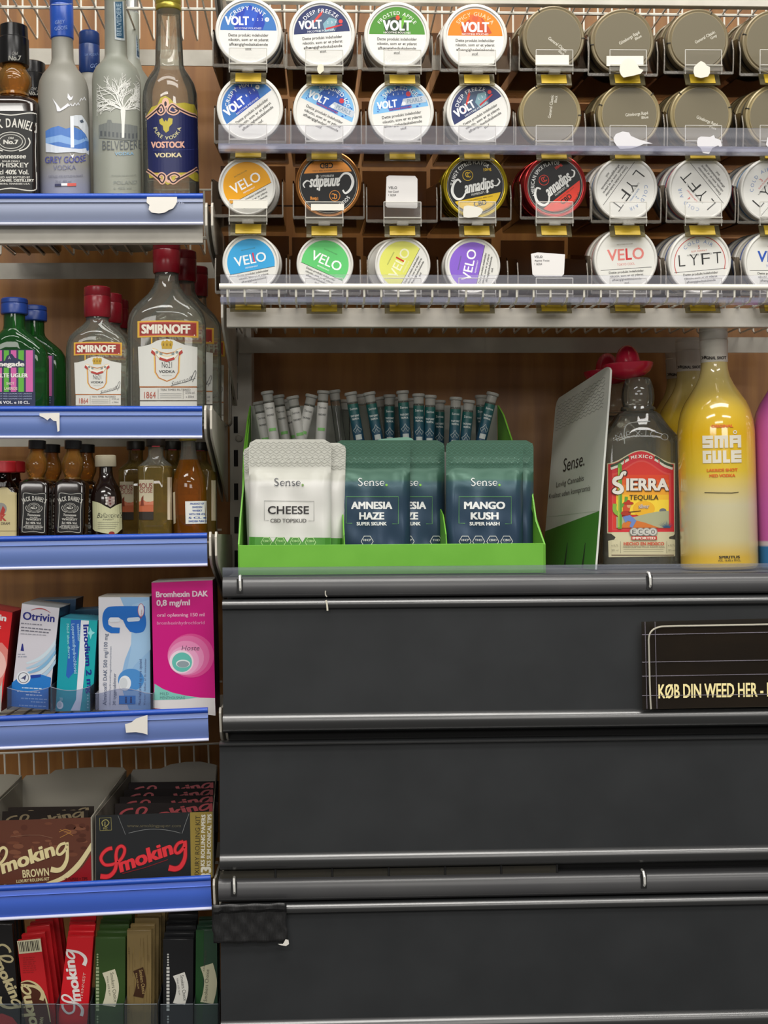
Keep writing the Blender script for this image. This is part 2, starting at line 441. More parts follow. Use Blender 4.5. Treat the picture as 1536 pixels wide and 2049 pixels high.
# left bay: (name label, rail line y at x=0, y at x=xr, xr, height px, colour, deck offset below rail top, metal front bottom px below top, fence)
LS = [
 dict(y0=386, y1=385.5, xr=405, h=61, col='#848da6', deck=-.022, fb=95, fence=.080, rt=-.007, rb=-.026, lab='upper left wire shelf carrying the tall spirit bottles'),
 dict(y0=812, y1=812, xr=403, h=62, col='#5f76b0', deck=-.012, fb=60, fence=.012, rt=-.002, rb=-.0185, lab='left wire shelf under the red capped clear bottles'),
 dict(y0=1073, y1=1066, xr=413, h=64, col='#6178b3', deck=-.012, fb=60, fence=.012, rt=-.004, rb=-.022, lab='left wire shelf holding the miniature bottles'),
 dict(y0=1433, y1=1416, xr=415, h=64, col='#657ab4', deck=-.014, fb=60, fence=.012, rt=-.004, rb=-.022, lab='left wire shelf holding the medicine cartons'),
 dict(y0=1773, y1=1752, xr=421, h=66, col='#3c5fc0', deck=-.018, fb=62, fence=.115, rt=-.004, rb=-.022, lab='left wire shelf under the rolling paper display boxes'),
]
LSH = []
for i, s in enumerate(LS):
    A = W(0, s['y0'], YP); B = W(s['xr'], s['y1'], YP)
    ang = -math.atan2(B.z - A.z, B.x - A.x) 
    zd = B.z + s['deck']; s['zB'] = B.z; s['xB'] = B.x; s['sl'] = (B.z - A.z) / (B.x - A.x)
    L = .30
    fb = -s['fb'] * S(1.462) - s['deck']
    sh = wire_shelf('wire_shelf', s['lab'], B.x - L, B.x - .001, zd, -.001, fb, s['rt'], s['rb'], rot=ang, fence=s['fence'], wshift=.006, grp='wire shelves of the left bay', brh=.085 if i else .05, boff=.0095 if i == 3 else 0)
    price_rail(sh, L, 0.0015, -s['deck'], s['h'] * S(YP), s['col'], lean=.0)
    LSH.append(sh)
def deckz(i, X, Y=None):
    s = LS[i]; return s['zB'] + s['deck'] + s['sl'] * (X - s['xB']) + .003
bpy.context.view_layer.update()
YT = 1.4475
torn(LSH[0], [(294, 394), (354, 394), (354, 404), (351, 410), (346, 417), (338, 420), (330, 425), (318, 427), (303, 425), (297, 419), (299, 410), (293, 405)], YT - .001)
torn(LSH[1], [(79, 827), (119, 826), (119, 862), (115, 864), (113, 843), (107, 842), (100, 836), (95, 841), (88, 836), (79, 832)], YT - .001)
torn(LSH[3], [(250, 1449), (262, 1446), (272, 1438), (290, 1432), (295, 1431), (295, 1470), (285, 1467), (272, 1465), (252, 1466)], YT - .001)
a = Art(); a.T('96', 361, 409, 6, 15, '8a90a6', lay=1); a.build('pencil_mark', LSH[0], lambda x, y, h: LSH[0].matrix_basis.inverted() @ W(x, y, YT - h - .0015))

# shelf above the left bay (only its rear rail and wires are in the picture)
A = W(405, -60, 1.462)
zr = W(200, 98, 1.69).z; zr2 = W(200, 130, 1.69).z
wire_shelf('wire_shelf', 'topmost wire shelf above the tall spirit bottles, cut by the frame', B.x - .30, B.x + .004, zr + .008, .02, -.010, -.008, zr2 - zr - .008, fence=.14, wshift=.012, grp='wire shelves of the left bay')

# ---------------------------------------------------------------- right bay
XL = W(452, 600, 1.46).x; XR = W(1720, 600, 1.46).x
zdk = W(900, 617, 1.47).z
lipz = W(900, 574, 1.42).z
rs = wire_shelf('wire_shelf', 'white wire shelf right under the round cans', XL, XR, zdk, 0, W(900, 655, 1.47).z - zdk, W(900, 675, 1.69).z - zdk, W(900, 706, 1.69).z - zdk,
                Yf=1.468, fence=.07, bracket='l', lip=(-.048, lipz - zdk), wshift=.004, grp='wire shelves of the right bay', brh=.085)
ztop = W(900, 8, 1.47).z
rt = wire_shelf('wire_shelf', 'white wire shelf along the top edge above the round cans', W(452, 0, 1.47).x, XR, ztop + .03, 0, -.03, -.012, -.030,
                Yf=1.468, fence=.15, bracket='', wshift=.004, grp='wire shelves of the right bay')

clr = clear('fbfaf6', .93, .12)
clr_rail = clear('fafafd', 1.0, .18, diff=.07, dcol='dcdee8', ior=1.2)
clr_edge = clear('fafaff', 1.0, .2, diff=.20, dcol='c8cae2', ior=1.3)
def clear_strip(label, xa, xb, ya, yb, Yp, edge=True, name='clear_ticket_rail', m=None, em=None):
    P0 = W(xa, (ya + yb) / 2, Yp); zt = W(900, ya, Yp).z; zb = W(900, yb, Yp).z; x1 = W(xb, ya, Yp).x
    root = empty(name, (P0.x, Yp, zb), label, 'rail')
    h = zt - zb; L = x1 - P0.x
    prof = [(0, h), (-.0012, h * .6), (-.001, h * .2), (.0, 0)]
    MB().extrude_x(prof + [(p_[0] + .0012, p_[1]) for p_ in reversed(prof)], 0, L).build('strip', m or clr_rail, root)
    if edge:
        MB().extrude_x([(-.004, 0), (-.004, .0052), (.006, .0045), (.014, .0), (.006, -.001)], 0, L, False).build('bottom_channel', em or clr_edge, root)
    return root
clear_strip('long clear plastic rail across the second row of cans', 437, 1720, 252, 302, 1.434)
clear_strip('long clear plastic rail behind the front wire of the can shelf', 441, 1720, 550, 606, 1.436)

# ---------------------------------------------------------------- black cover unit below
blk = noisy('black_plastic', '#454547', '#4c4c4d', (1, 1, 1), 8, .30, spec=.5)
blk_face = noisy('black_flap_skin', '#232527', '#292b2d', (3, 1, 3), 5, .55, spec=.35, detail=5)
blk_gloss = mat('1e1f20', .30, 0, 1.0, 'black_gloss', Coat_Weight=.7, Coat_Roughness=.26)
chrome = mat('e4e3dd', .25, .3)
BX0 = W(446, 1300, 1.44).x; BX1 = BX0 + .70
def Z(y, Y): return W(900, y, Y).z
def rollprof(cy, cz, r, a0=0, a1=360, n=18):
    return [(cy + r * cos(rad(a0 + (a1 - a0) * i / n)), cz + r * sin(rad(a0 + (a1 - a0) * i / n))) for i in range(n)]
def flap(label, yt, y1, y2, yb, Yf=1.437, xo=0, toproll=True):
    """hanging cover: rounded top lip, flat face, rounded lower lip"""
    zt, za, zb, ze = Z(yt, Yf), Z(y1, Yf), Z(y2, Yf), Z(yb, Yf)
    root = empty('cover_flap', (BX0 + xo, Yf, zb), label, 'flap', 'black cover flaps')
    L = BX1 - BX0
    MB().b2(0, L, 0, .0022, 0, za - zb).build('face_panel', blk_face, root)
    if toproll:
        h = zt - za; r = h / 2
        MB().extrude_x([(.004, za - zb), (-.002, za - zb), (-.004, za - zb + h * .25), (-.0046, za - zb + h * .55), (-.0025, za - zb + h * .85), (.002, zt - zb), (.008, zt - zb)], 0, L).build('top_lip', blk_gloss, root, sharp=60)
    h = zb - ze
    MB().extrude_x([(.002, .001), (-.003, .0005), (-.0065, -h * .18), (-.0075, -h * .42), (-.006, -h * .7), (-.001, -h * .95), (.006, -h), (.014, -h), (.014, -h + .004), (.004, -h * .5)], 0, L).build('bottom_lip', blk_gloss, root, sharp=60)
    return root
# carcass behind the flaps so nothing is seen through the gaps
car = MB(); car.b2(0, .70, .02, .30, Z(2300, 1.44) - Z(1150, 1.44), -.006)
o = car.build('cover_unit_carcass', mat('0c0c0d', .7)); o.location = (BX0 + .004, 1.44, Z(1150, 1.44))
tag(o, 'black carcass of the covered tobacco cabinet under the green box', 'cabinet')
# shelf top (the surface under the green box) and its rail
ZR = Z(1150, 1.45)
def black_rail(label, yt, yb, Yf=1.442):
    zt, zb = Z(yt, Yf), Z(yb, Yf); h = zt - zb
    root = empty('black_rail', (BX0 + .0, Yf, zb), label, 'rail', 'black rails of the cabinet')
    L = .70
    MB().extrude_x([(.004, h), (.0, h * .93), (-.0035, h * .72), (-.0045, h * .45), (-.0035, h * .2), (0, 0), (.004, 0), (.006, h * .5), (.02, h - .001), (.02, h)], 0, L).build('rail_face', blk, root, sharp=60)
    for xp in (480, 1297):
        X = W(xp, yt, Yf).x - BX0
        hk = MB(); hk.tube([(X, .004, h + .001), (X, -.003, h + .0005), (X + .0003, -.0062, h - .004), (X + .0006, -.0062, h - .011), (X + .0004, -.0042, h - .0135)], .0014, 8)
        hk.build('hook', chrome, root)
        MB().b2(X - .003, X + .003, -.0052, -.002, h - .016, h - .002).build('hook_slot', mat('08080a', .6), root)
    return root
r1 = black_rail('black curved front rail below the green display box', 1151, 1192)
sf = MB().b2(0, .70, 0, .30, -.004, 0).build('cabinet_top', mat('7d7b76', .4), bevel=.0008)
sf.location = (BX0 + .004, 1.447, ZR - .0005); tag(sf, 'grey metal shelf board under the green box and tequila bottle', 'shelf')
clear_strip('clear upstand strip along the front of the green display box', 445, 1720, 1132, 1152, 1.446, edge=False, m=clear('e6e9f0', .92, .2, diff=.12, dcol='b4b9c6'))
flap('wide black cover flap carrying the clear sign pocket', 1196, 1216, 1424, 1462)
flap('second black cover flap down, below the sign pocket', 1478, 1487, 1702, 1734, xo=-.004)
flap('lowest black cover flap with black tape on its corner', 1801, 1822, 2034, 2075, xo=-.004)
r2 = black_rail('lower black curved front rail above the taped flap', 1751, 1796, 1.440)
r2.location.x -= .006
# clear ticket slots between flap and lower rail
zz = Z(1751, 1.444)
tk = empty('ticket_channel', (BX0 - .006, 1.443, zz), 'row of small clear ticket slots above the lower black rail', 'rail')
for k in range(6):
    x = .001 + k * .0583
    MB().b2(x, x + .0560, 0, .001, 0, .0085).build('ticket_slot', clear('c5c2ba', .8, .15, diff=.16, dcol='8b877c'), tk)
    MB().b2(x + .012, x + .050, .0012, .0016, .003, .007).build('paper_ticket', mat('7a6e5c' if k != 4 else '4a463e', .7), tk)
    MB().b2(x + .0562, x + .0580, -.0006, .001, -.001, .0095).build('slot_divider', mat('0e0e0e', .5), tk)
# light scuffs: peeled corner on the first flap
sm = MB(); P = W(652, 1203, 1.430); 
# ---------------------------------------------------------------- clear sign pocket
sp = W(1283, 1420, 1.427)
so = empty('sign_pocket', sp, 'clear plastic sign pocket with cream lettering on the black flap', 'sign')
def sq(x, y, h=0.): return W(x, y, 1.427 - h) - sp
MB().prism([sq(1283, 1244), (sq(1640, 1235)), sq(1640, 1410), sq(1285, 1420)], (0, .0009, 0)).build('pocket_sheet', clear('e0d8cc', .86, .1, diff=.03, dcol='8a8078'), so)
MB().prism([sq(1300, 1254, -.002), sq(1640, 1246, -.002), sq(1640, 1412, -.002), sq(1302, 1419, -.002)], (0, .0006, 0)).build('insert_card', noisy('dark_insert', '#2c2824', '#4c4438', (1, 1, 2.5), 14, .5, lo=.4, hi=.7), so)
tb = MB(); tb.tube([sq(x, y, .001) for x, y in smoothpts([(1302, 1419), (1300, 1380), (1298, 1300), (1298, 1275), (1304, 1262), (1318, 1255), (1340, 1253), (1450, 1251), (1640, 1247)], 5)], .0009, 6)
tb.build('welded_edge', clear('ffffff', .7, .05, diff=.55, dcol='ded9c8'), so)
for (xa, ya, xb, yb) in ((1310, 1244, 1314, 1418), (1290, 1244, 1294, 1418)):
    MB().tube([sq(xa, ya, .0006), sq(xb, yb, .0006)], .0004, 5).build('fold_line', clear('ffffff', .8, .1, diff=.3, dcol='b5aebd'), so)
for ya, yb in ((1270, 1263), (1325, 1319), (1353, 1347), (1392, 1388)):
    MB().tube([sq(1284, ya, .0006), sq(1640, yb, .0006)], .0004, 5).build('fold_line', clear('ffffff', .8, .1, diff=.25, dcol='b5aebd'), so)
a = Art(); a.T('KØB DIN WEED HER - HER', 1317, 1397, 27, 256, 'f5e6a8', b=.028, rot=1.0, al='l', lay=1)
a.build('lettering', so, lambda x, y, h: sq(x, y, h + .0002), clipx=(0, 1636))

# black cloth tape on the lowest flap
tp = MB(); nx, nz = 24, 14
fabric = noisy('black_cloth_tape', '#121213', '#1d1d1e', (260, 60, 60), 3, .42, bump=.3)
for i in range(nx + 1):
    for j in range(nz + 1):
        x = 424 + (573 - 424) * i / nx + (3 if j > 9 else 0); y = 1811 + j * (1888 - 1811) / nz - (4 * i / nx) + (.9 * sin(i * .8 + j) if i > 2 else 2.5 * sin(j * .7))
        q = W(x, y, 1.4295 + (.0012 if i > 3 else 0) + .0006 * sin(i * 1.1) * cos(j * .9) - (.0035 if j < 3 else 0)); tp.v.append(tuple(q))
for i in range(nx):
    for j in range(nz):
        k = i * (nz + 1) + j; tp.f.append((k, k + 1, k + nz + 2, k + nz + 1)); tp.smooth.append(True)
to = tp.build('cloth_tape', fabric)
md = to.modifiers.new('t', 'SOLIDIFY'); md.thickness = .0008; md.offset = 0
tag(to, 'crumpled black cloth tape stuck on the corner of the lowest flap', 'tape')
torn(to, [(556, 1889), (566, 1889), (571, 1880), (577, 1881), (578, 1889), (572, 1893), (560, 1891)], 1.4275, 'bright shred at the tape end')
a = Art(); a.stroke([(651, 1182), (651, 1190), (654, 1194)], 2.2, 'b8b4a8', sm=3); a.stroke([(652, 1201), (654, 1210), (655, 1222)], 3.4, 'c9c4b4', sm=3)
o = a.build('scuff_marks', None, lambda x, y, h: W(x, y, 1.4315 - h)); tag(o, 'pale scratch across the rail and flap lip under the white pouches', 'scratch')

# ================================================================ round cans in their clear dispensers
TH = .10
cols = [497, 648, 799, 951, 1104, 1250, 1399, 1547]
base_y = [75, 225, 376, 527]
DISP = {}
side_m = clear('e2dad0', .92, .08)
yel = mat('b4960c', .45)
def make_disp(label):
    root = empty('can_dispenser', (0, 0, 0), label, 'dispenser', 'clear can dispensers', (TH, 0, 0))
    w2 = .0367
    MB().b2(-w2, w2, 0, .145, -.0012, 0).build('base_plate', side_m, root, bevel=.0004)
    for sx in (-1, 1):
        pr = [(0, 0), (0, .024), (.006, .036), (.012, .040), (.145, .052), (.145, 0)]
        MB().extrude_x(pr, sx * w2 - .0006, sx * w2 + .0006, False).build('side_wall', side_m, root)
        MB().tube([(sx * w2, .0, .0), (sx * w2, -.0004, .012), (sx * w2, 0, .024), (sx * w2, .006, .036)], .0007, 6).build('side_wall_rim', clear('ffffff', .8, .05, diff=.3, dcol='c9c2b6'), root)
    MB().b2(-w2, w2, .143, .1445, 0, .072).build('added_dark_sheet', clear('cbbfb5', .88, .3, diff=.09, dcol='6a574a'), root)  # added brown sheet, its tint darkens the gaps between the cans
    MB().b2(-w2, w2, -.0012, .0002, -.001, .0022).build('front_lip', clear('ffffff', .82, .05, diff=.12, dcol='c9c2b6'), root, bevel=.0004)
    return root
def make_clip(label):
    root = empty('ticket_clip', (0, 0, 0), label, 'clip', 'clear ticket clips on the dispensers', (TH * .3, 0, 0))
    w = .0192; cl = clear('ffffff', .95, .05, diff=.035, dcol='e8e4da')
    MB().b2(-w, w, -.0010, 0, -.0355, -.0175).build('ticket_window', cl, root, bevel=.0004)
    MB().b2(-w, w, -.0045, .0, -.0352, -.0340).build('window_ledge', clear('ffffff', .9, .05, diff=.4, dcol='efece2'), root)
    fr = MB(); fr.tube([(-w, -.001, -.018), (w, -.001, -.018)], .0005, 5); fr.tube([(-w, -.001, -.018), (-w, -.001, -.043)], .0005, 5); fr.tube([(w, -.001, -.018), (w, -.001, -.043)], .0005, 5)
    fr.build('window_rim', clear('ffffff', .8, .05, diff=.5, dcol='f2efe6'), root)
    hg = MB(); hg.b2(-w - .001, w + .001, -.003, .002, -.0405, -.0362); hg.b2(-.006, .006, -.0045, .0, -.0425, -.0385); hg.build('hinge', clear('ffffff', .8, .05, diff=.22, dcol='dcd8cc'), root, bevel=.0005)
    R = Matrix.Rotation(-.5, 3, 'X')
    MB().box((0, .004, -.0475), (.037, .0012, .0150), R).build('foot', clear('e8e2c8', .8, .1, diff=.2, dcol='8d8568'), root)
    MB().box((0, .0032, -.0470), (.0265, .0010, .0118), R).build('yellow_insert', yel, root, label='yellow plastic insert')
    return root
d0 = c0 = None; ords = ['first', 'second', 'third', 'fourth', 'fifth', 'sixth', 'seventh', 'eighth']; rown = ['top', 'second', 'third', 'bottom']
for r in range(4):
    for c in range(8):
        base_r = .0345 if r != 3 else .0345
        ctr = W(cols[c] + (4 if c == 2 else 0), base_y[r] + (0 if c else -4), 1.462)
        lab = f'clear plastic can dispenser, {ords[c]} from the left in the {rown[r]} row of cans'
        if d0 is None: d0 = make_disp(lab); o = d0
        else: o = dup(d0, label=lab)
        o.location = (ctr.x, 1.459, ctr.z - .0362); od = o
        lab = f'clear hinged ticket clip in front of the {ords[c]} slot of the {rown[r]} can row'
        if c0 is None: c0 = make_clip(lab); o = c0
        else: o = dup(c0, label=lab)
        o.location = (ctr.x, 1.4475, ctr.z)
        DISP[(r, c)] = (od, ctr)

white_pl = mat('d9d7d0', .38)
def can_fn(R, yf):
    return lambda x, y, h: Vector((x * R, yf - h, -y * R))
def lid_prof(R, kind):
    if kind == 'volt': return [(-.0105, R * .985), (-.004, R), (.0, R), (.0018, R * .985), (.0024, R * .95), (.0024, R * .905), (.0012, R * .89), (.0012, R * .885)]
    if kind == 'olive': return [(-.0110, R * .99), (-.003, R), (.0005, R * .985), (.0012, R * .95), (.0008, R * .90), (.0016, R * .885), (.0022, R * .87), (.0022, R * .86)]
    if kind == 'canna': return [(-.0100, R), (-.0005, R), (.0008, R * .99), (.0012, R * .965), (.0004, R * .93), (.0000, R * .92), (-.0002, R * .90), (-.0002, R * .89)]
    return [(-.0095, R * .985), (-.003, R), (.0003, R), (.0016, R * .98), (.0020, R * .945), (.0016, R * .915), (.0010, R * .905), (.0010, R * .90)]
BODY = {}
def make_can(kind, R, label, cat, grp, lidc, bodyc, art=None, rot=0, bands=(), notch_or_gloss=False):
    root = empty('round_can', (0, 0, 0), label, 'can', grp, (TH, 0, 0))
    key = (kind, R, lidc, bodyc)
    D = .0225
    if key not in BODY:
        m1 = MB().lathe([(z, r) for z, r in lid_prof(R, kind)], 56, 'y').mesh('lid', lidc)
        m2 = MB().lathe([(-D, R * .90), (-D + .001, R * .965), (-.0108, R * .97), (-.0100, R * .96)], 56, 'y').mesh('body', bodyc)
        for mm in (m1, m2): mm.set_sharp_from_angle(angle=rad(30))
        BODY[key] = (m1, m2)
    for nm, me in zip(('lid', 'body'), BODY[key]):
        o = bpy.data.objects.new(nm, me); COL.objects.link(o); o.parent = root
    for (za, zb, colr) in bands:
        MB().lathe([(za, R * .972), (za + .0001, R * .975), (zb - .0001, R * .975), (zb, R * .972)], 48, 'y').build('colour_band', mat(colr, .4), root)
    if notch_or_gloss:
        for a_ in (35, 155, 275):
            a_ += rot
            MB().prism([Vector((R * rr * cos(rad(a_ + d)), -.0016, R * rr * sin(rad(a_ + d)))) for rr, d in ((.90, 0), (1.004, 0), (1.004, 1.6), (.90, 1.6))], (0, .0045, 0)).build('rim_notch', mat('1a1712', .6), root)
    if art:
        yf = -dict(volt=.0012, olive=.0022, canna=-.0002, velo=.0010)[kind]
        a = Art(); ca, sa = cos(rad(rot)), sin(rad(rot))
        a.tf = lambda x, y: (x * ca + y * sa, -x * sa + y * ca)
        art(a); a.build('lid_print', root, can_fn(R, yf), step=.00003, base=.00005, rough=.4)
    return root
def danish(a, y0=-.14, col='3a3a3a', cap=.085, dy=.135, w=1.18, x=0):
    for i, t in enumerate(DK):
        y = -y0 + i * dy if y0 < 0 else y0 + i * dy
        a.T(t, x, y, cap, [w, w, w * .98, w * .17][i], col, b=.012, lay=6)
def volt_art(kind):
    def f(a):
        c = {'mint': ('3a74b8', '1f3fae', '2b55c0'), 'freeze': ('2b3563', '4a5c78', '7fa8b5'), 'apple': ('4f8f33', '33482c', '6fb23a'),
             'guava': ('f08418', 'c4512a', 'b03c2c'), 'dot': ('7db9e6', '1c48a8', '3a6fc4')}[kind]
        a.ell(0, 0, .90, .90, 'e2e1dc', 1)
        a.cseg(.845, -.04, c[0], 2)
        if kind == 'mint':
            a.poly([(-.28, -.62), (.05, -.78), (.40, -.60), (.50, -.25), (.42, -.05), (-.40, -.05), (-.45, -.35)], c[1], 3)
            a.poly([(-.05, -.70), (.30, -.55), (.10, -.05), (-.25, -.2)], c[2], 4)
            a.arcT('CRISPY MINT', 0, 0, .63, .115, 'dfe3ea', mid=92, b=.015, lay=6)
            a.T('VOLT', -.34, -.20, .235, .72, 'ffffff', b=.05, lay=6)
            for i, q in enumerate('123'): a.T(q, .14 + i * .14, -.32, .075, .035, 'e8ecf4', lay=6)
            a.ell(.56, -.36, .065, .065, 'f2f2f0', 6); a.T('4', .56, -.33, .07, .04, '2b55c0', lay=7)
        elif kind == 'freeze':
            a.poly([(-.35, -.45), (-.10, -.72), (.30, -.62), (.52, -.30), (.40, -.05), (-.1, -.05)], c[1], 3)
            a.poly([(.05, -.30), (.25, -.48), (.50, -.40), (.35, -.10), (.1, -.06)], c[2], 4)
            a.poly([(-.40, -.22), (-.02, -.62), (.12, -.74), (.03, -.56), (-.33, -.24)], 'd2433a', 5)
            a.poly([(.12, -.17), (.62, -.26), (.64, -.22), (.14, -.12)], 'c9323a', 5)
            a.arcT('DEEP FREEZE', 0, 0, .63, .115, 'e3e4ea', mid=90, b=.015, lay=7)
            a.T('VOLT', -.33, -.18, .235, .70, 'ffffff', b=.05, lay=7)
            for i, q in enumerate('234'): a.T(q, .20 + i * .12, -.30, .07, .035, 'e8ecf4', lay=7)
            a.ell(.59, -.34, .06, .06, 'e04a4a', 6)
        elif kind == 'dot':
            a.poly([(-.30, -.60), (.0, -.76), (.32, -.62), (.42, -.35), (.30, -.06), (-.35, -.06), (-.42, -.35)], '2a5cb8', 3)
            rr = random.Random(3)
            for i in range(110):
                x = rr.uniform(-.7, .7); y = rr.uniform(-.76, -.06)
                if x * x + y * y < .62 and abs(x) > .22: a.ell(x, y, .022, .022, '1c48a8' if i % 3 else '3f78cc', 4, n=6)
            a.arcT('SMASHED ICE', 0, 0, .63, .115, 'e9f0f6', mid=84, b=.015, lay=6)
            a.T('VOLT', -.38, -.16, .21, .62, 'eef4fa', b=.05, lay=6, sh=.1)
            a.poly([(.02, -.16), (.12, -.36), (.80, -.36), (.80, -.16)], 'c2cbd6', 6); a.T('PEARLS', .46, -.205, .12, .46, '7f95ac', b=.02, lay=7)
            a.ell(.12, -.22, .06, .06, 'e9eef2', 7)
            for i, q in enumerate('123'): a.T(q, -.15 + i * .14, -.50, .06, .03, 'e8ecf4', lay=6)
            a.ell(.30, -.48, .075, .075, 'd03a4a', 6); a.T('NICOTINE POUCHES', 0, -.07, .05, .7, 'c4504f', b=.01, lay=7)
        else:
            if kind == 'apple':
                a.poly([(-.42, -.42), (-.1, -.56), (.2, -.50), (.32, -.2), (.2, -.05), (-.35, -.05)], c[1], 3)
                a.poly([(.05, -.30), (.22, -.62), (.28, -.55), (.12, -.10)], c[2], 4); a.ell(.02, -.53, .06, .07, 'd4472a', 5)
                a.arcT('FROSTED APPLE', 0, 0, .61, .105, 'dfe6d8', mid=90, b=.015, lay=7)
            else:
                a.poly([(-.46, -.30), (-.22, -.52), (.22, -.58), (.42, -.30), (.52, -.12), (.30, -.06), (-.38, -.06)], c[1], 3)
                a.poly([(-.20, -.66), (.10, -.70), (.24, -.42), (-.12, -.36)], 'e3682c', 4); a.ell(.0, -.56, .10, .09, 'cf5a34', 5)
                a.arcT('SPICY GUAVA', 0, 0, .63, .115, 'f5cfa0', mid=90, b=.015, lay=7)
            a.T('VOLT', .0, -.16, .28, .86, 'ffffff', b=.05, lay=7); a.T('NICOTINE POUCHES', 0, -.06, .055, .82, 'f0efe8', b=.01, lay=7)
        if kind in ('mint', 'freeze'): a.T('NICOTINE POUCHES', -.02, -.07, .055, .82, 'dfe3ea', b=.01, lay=7)
        for i, t in enumerate(DK): a.T(t, 0, .14 + i * .135, .082, [1.2, 1.2, 1.16, .2][i], '3c3b39', b=.012, lay=6)
    return f
def velo_art(colr, textc='ffffff', red=None, white=False):
    def f(a):
        a.ell(0, 0, .905, .905, 'e0dfd8', 1)
        if not white: a.cseg(.83, .27, colr, 2, top=True)
        a.stroke([(-.80, .275), (.80, .275)], .014, '2c2c2c', 3)
        a.T('NICOTINE POUCHES', 0, -.46, .04, .5, '4a6a48' if not white else '8a7a52', b=.0, lay=4)
        if white:
            a.T('VE', -.30, .0, .34, .54, textc, b=.02, lay=4); a.T('L', .10, .0, .34, .19, red, b=.03, lay=4); a.T('O', .40, .0, .34, .36, textc, b=.02, lay=4)
            a.T('TOKYO COOL', 0, .17, .07, .56, textc, lay=4)
        else:
            a.T('VELO', 0, .03, .32, 1.12, textc, b=.015, lay=4); a.T('PEPPERMINT', 0, .17, .05, .45, textc, lay=4)
            if red: a.rect(.10, -.33, .155, .0, red, 5)
        for i, t in enumerate(DK): a.T(t, 0, .40 + i * .115, .07, [1.1, 1.05, .92, .16][i], '3c3b39', b=.012, lay=6)
    return f
def lyft_art(num, numc='d0403c', arcred=False):
    def f(a):
        a.ell(0, 0, .905, .905, 'e1e0da', 1)
        a.stroke([(-.82, .27), (.82, .27)], .014, '2c2c2c', 3)
        for ch, x in zip('LYFT', (-.56, -.18, .19, .56)): a.T(ch, x, .10, .36, .26 if ch != 'L' else .2, '2a2a2a', b=-.012, lay=4)
        a.arcT('COLD AIR', 0, .02, .60, .105, '6a86b8', mid=92, b=0, sp=2.6, lay=4)
        a.T(num, 0, -.40, .11, .06, numc, lay=4)
        a.T('SLIM FORMAT', 0, -.31, .05, .50, numc, lay=4); a.T('NICOTINE POUCHES', 0, -.20, .05, .78, '6a6a6a', lay=4)
        if arcred: a.ring(0, .02, .80, .022, 'c0433c', 4, a0=-20, a1=200)
        for i, t in enumerate(DK): a.T(t, 0, .40 + i * .115, .07, [1.1, 1.05, .92, .16][i], '3c3b39', b=.012, lay=6)
    return f
def canna_art(colr, flav):
    def f(a):
        a.ell(0, 0, .89, .89, '17181a', 1)
        a.ring(0, 0, .86, .012, 'b8b2a4', 2)
        a.cseg(.80, .34, colr, 2, top=False)
        a.arcT(flav, 0, 0, .66, .11, 'd9d9d6', mid=105, b=.035, lay=4, xs=.72, sp=.6)
        a.ring(-.17, -.36, .155, .018, colr, 3); a.T('C', -.19, -.31, .15, .10, colr, b=.03, lay=4); a.T('C', -.13, -.29, .15, .10, colr, b=.02, lay=4)
        a.T('10mg', .46, -.38, .09, .24, colr, b=.04, lay=4)
        # script name drawn as strokes
        a.stroke([(-.42, -.20), (-.50, -.30), (-.66, -.18), (-.74, .04), (-.66, .25), (-.48, .28), (-.32, .12)], (.05, .085), 'ecece8', 5, sm=6)
        a.T('annadips', .11, .16, .34, .94, 'ecece8', b=.045, sh=.35, lay=5)
        a.stroke([(.56, .10), (.66, .12), (.76, .02), (.72, -.08)], (.03, .05), 'ecece8', 5, sm=5)
        a.T('HUMBOLDT, CA', .10, .27, .065, .55, 'cfcfca', b=.02, lay=5)
        a.T('12 CANNABIDIOL PER CAN', .0, .42, .035, .9, '4a3a10', lay=5)
        a.T('CBD', .03, .62, .15, .40, '1e1a12', b=.035, lay=5)
        a.arcT('15 CBD INFUSED POUCHES', 0, 0, .82, .06, '2e2812', mid=270, flip=True, lay=5, b=.01)
    return f
def olive_art(t1, t2, mx=0, my=0, txt='cfcbbd'):
    def f(a):
        a.ell(0, 0, .86, .86, ('716952' if abs(my) < .15 and t1[0] == 'G' and mx == 9 else '6e6651'), 1)
        a.T(t1, mx + .18, my + .05, .095, .72, txt, b=.02, lay=3); a.T(t2, mx + .54, my + .17, .08, .22, txt, b=.02, lay=3, al='r')
    return f
ol_lid = mat('988a66', .32, .2); ol_lid2 = mat('83775c', .32, .2); ol_body = mat('25221f', .35)
R66 = .0345
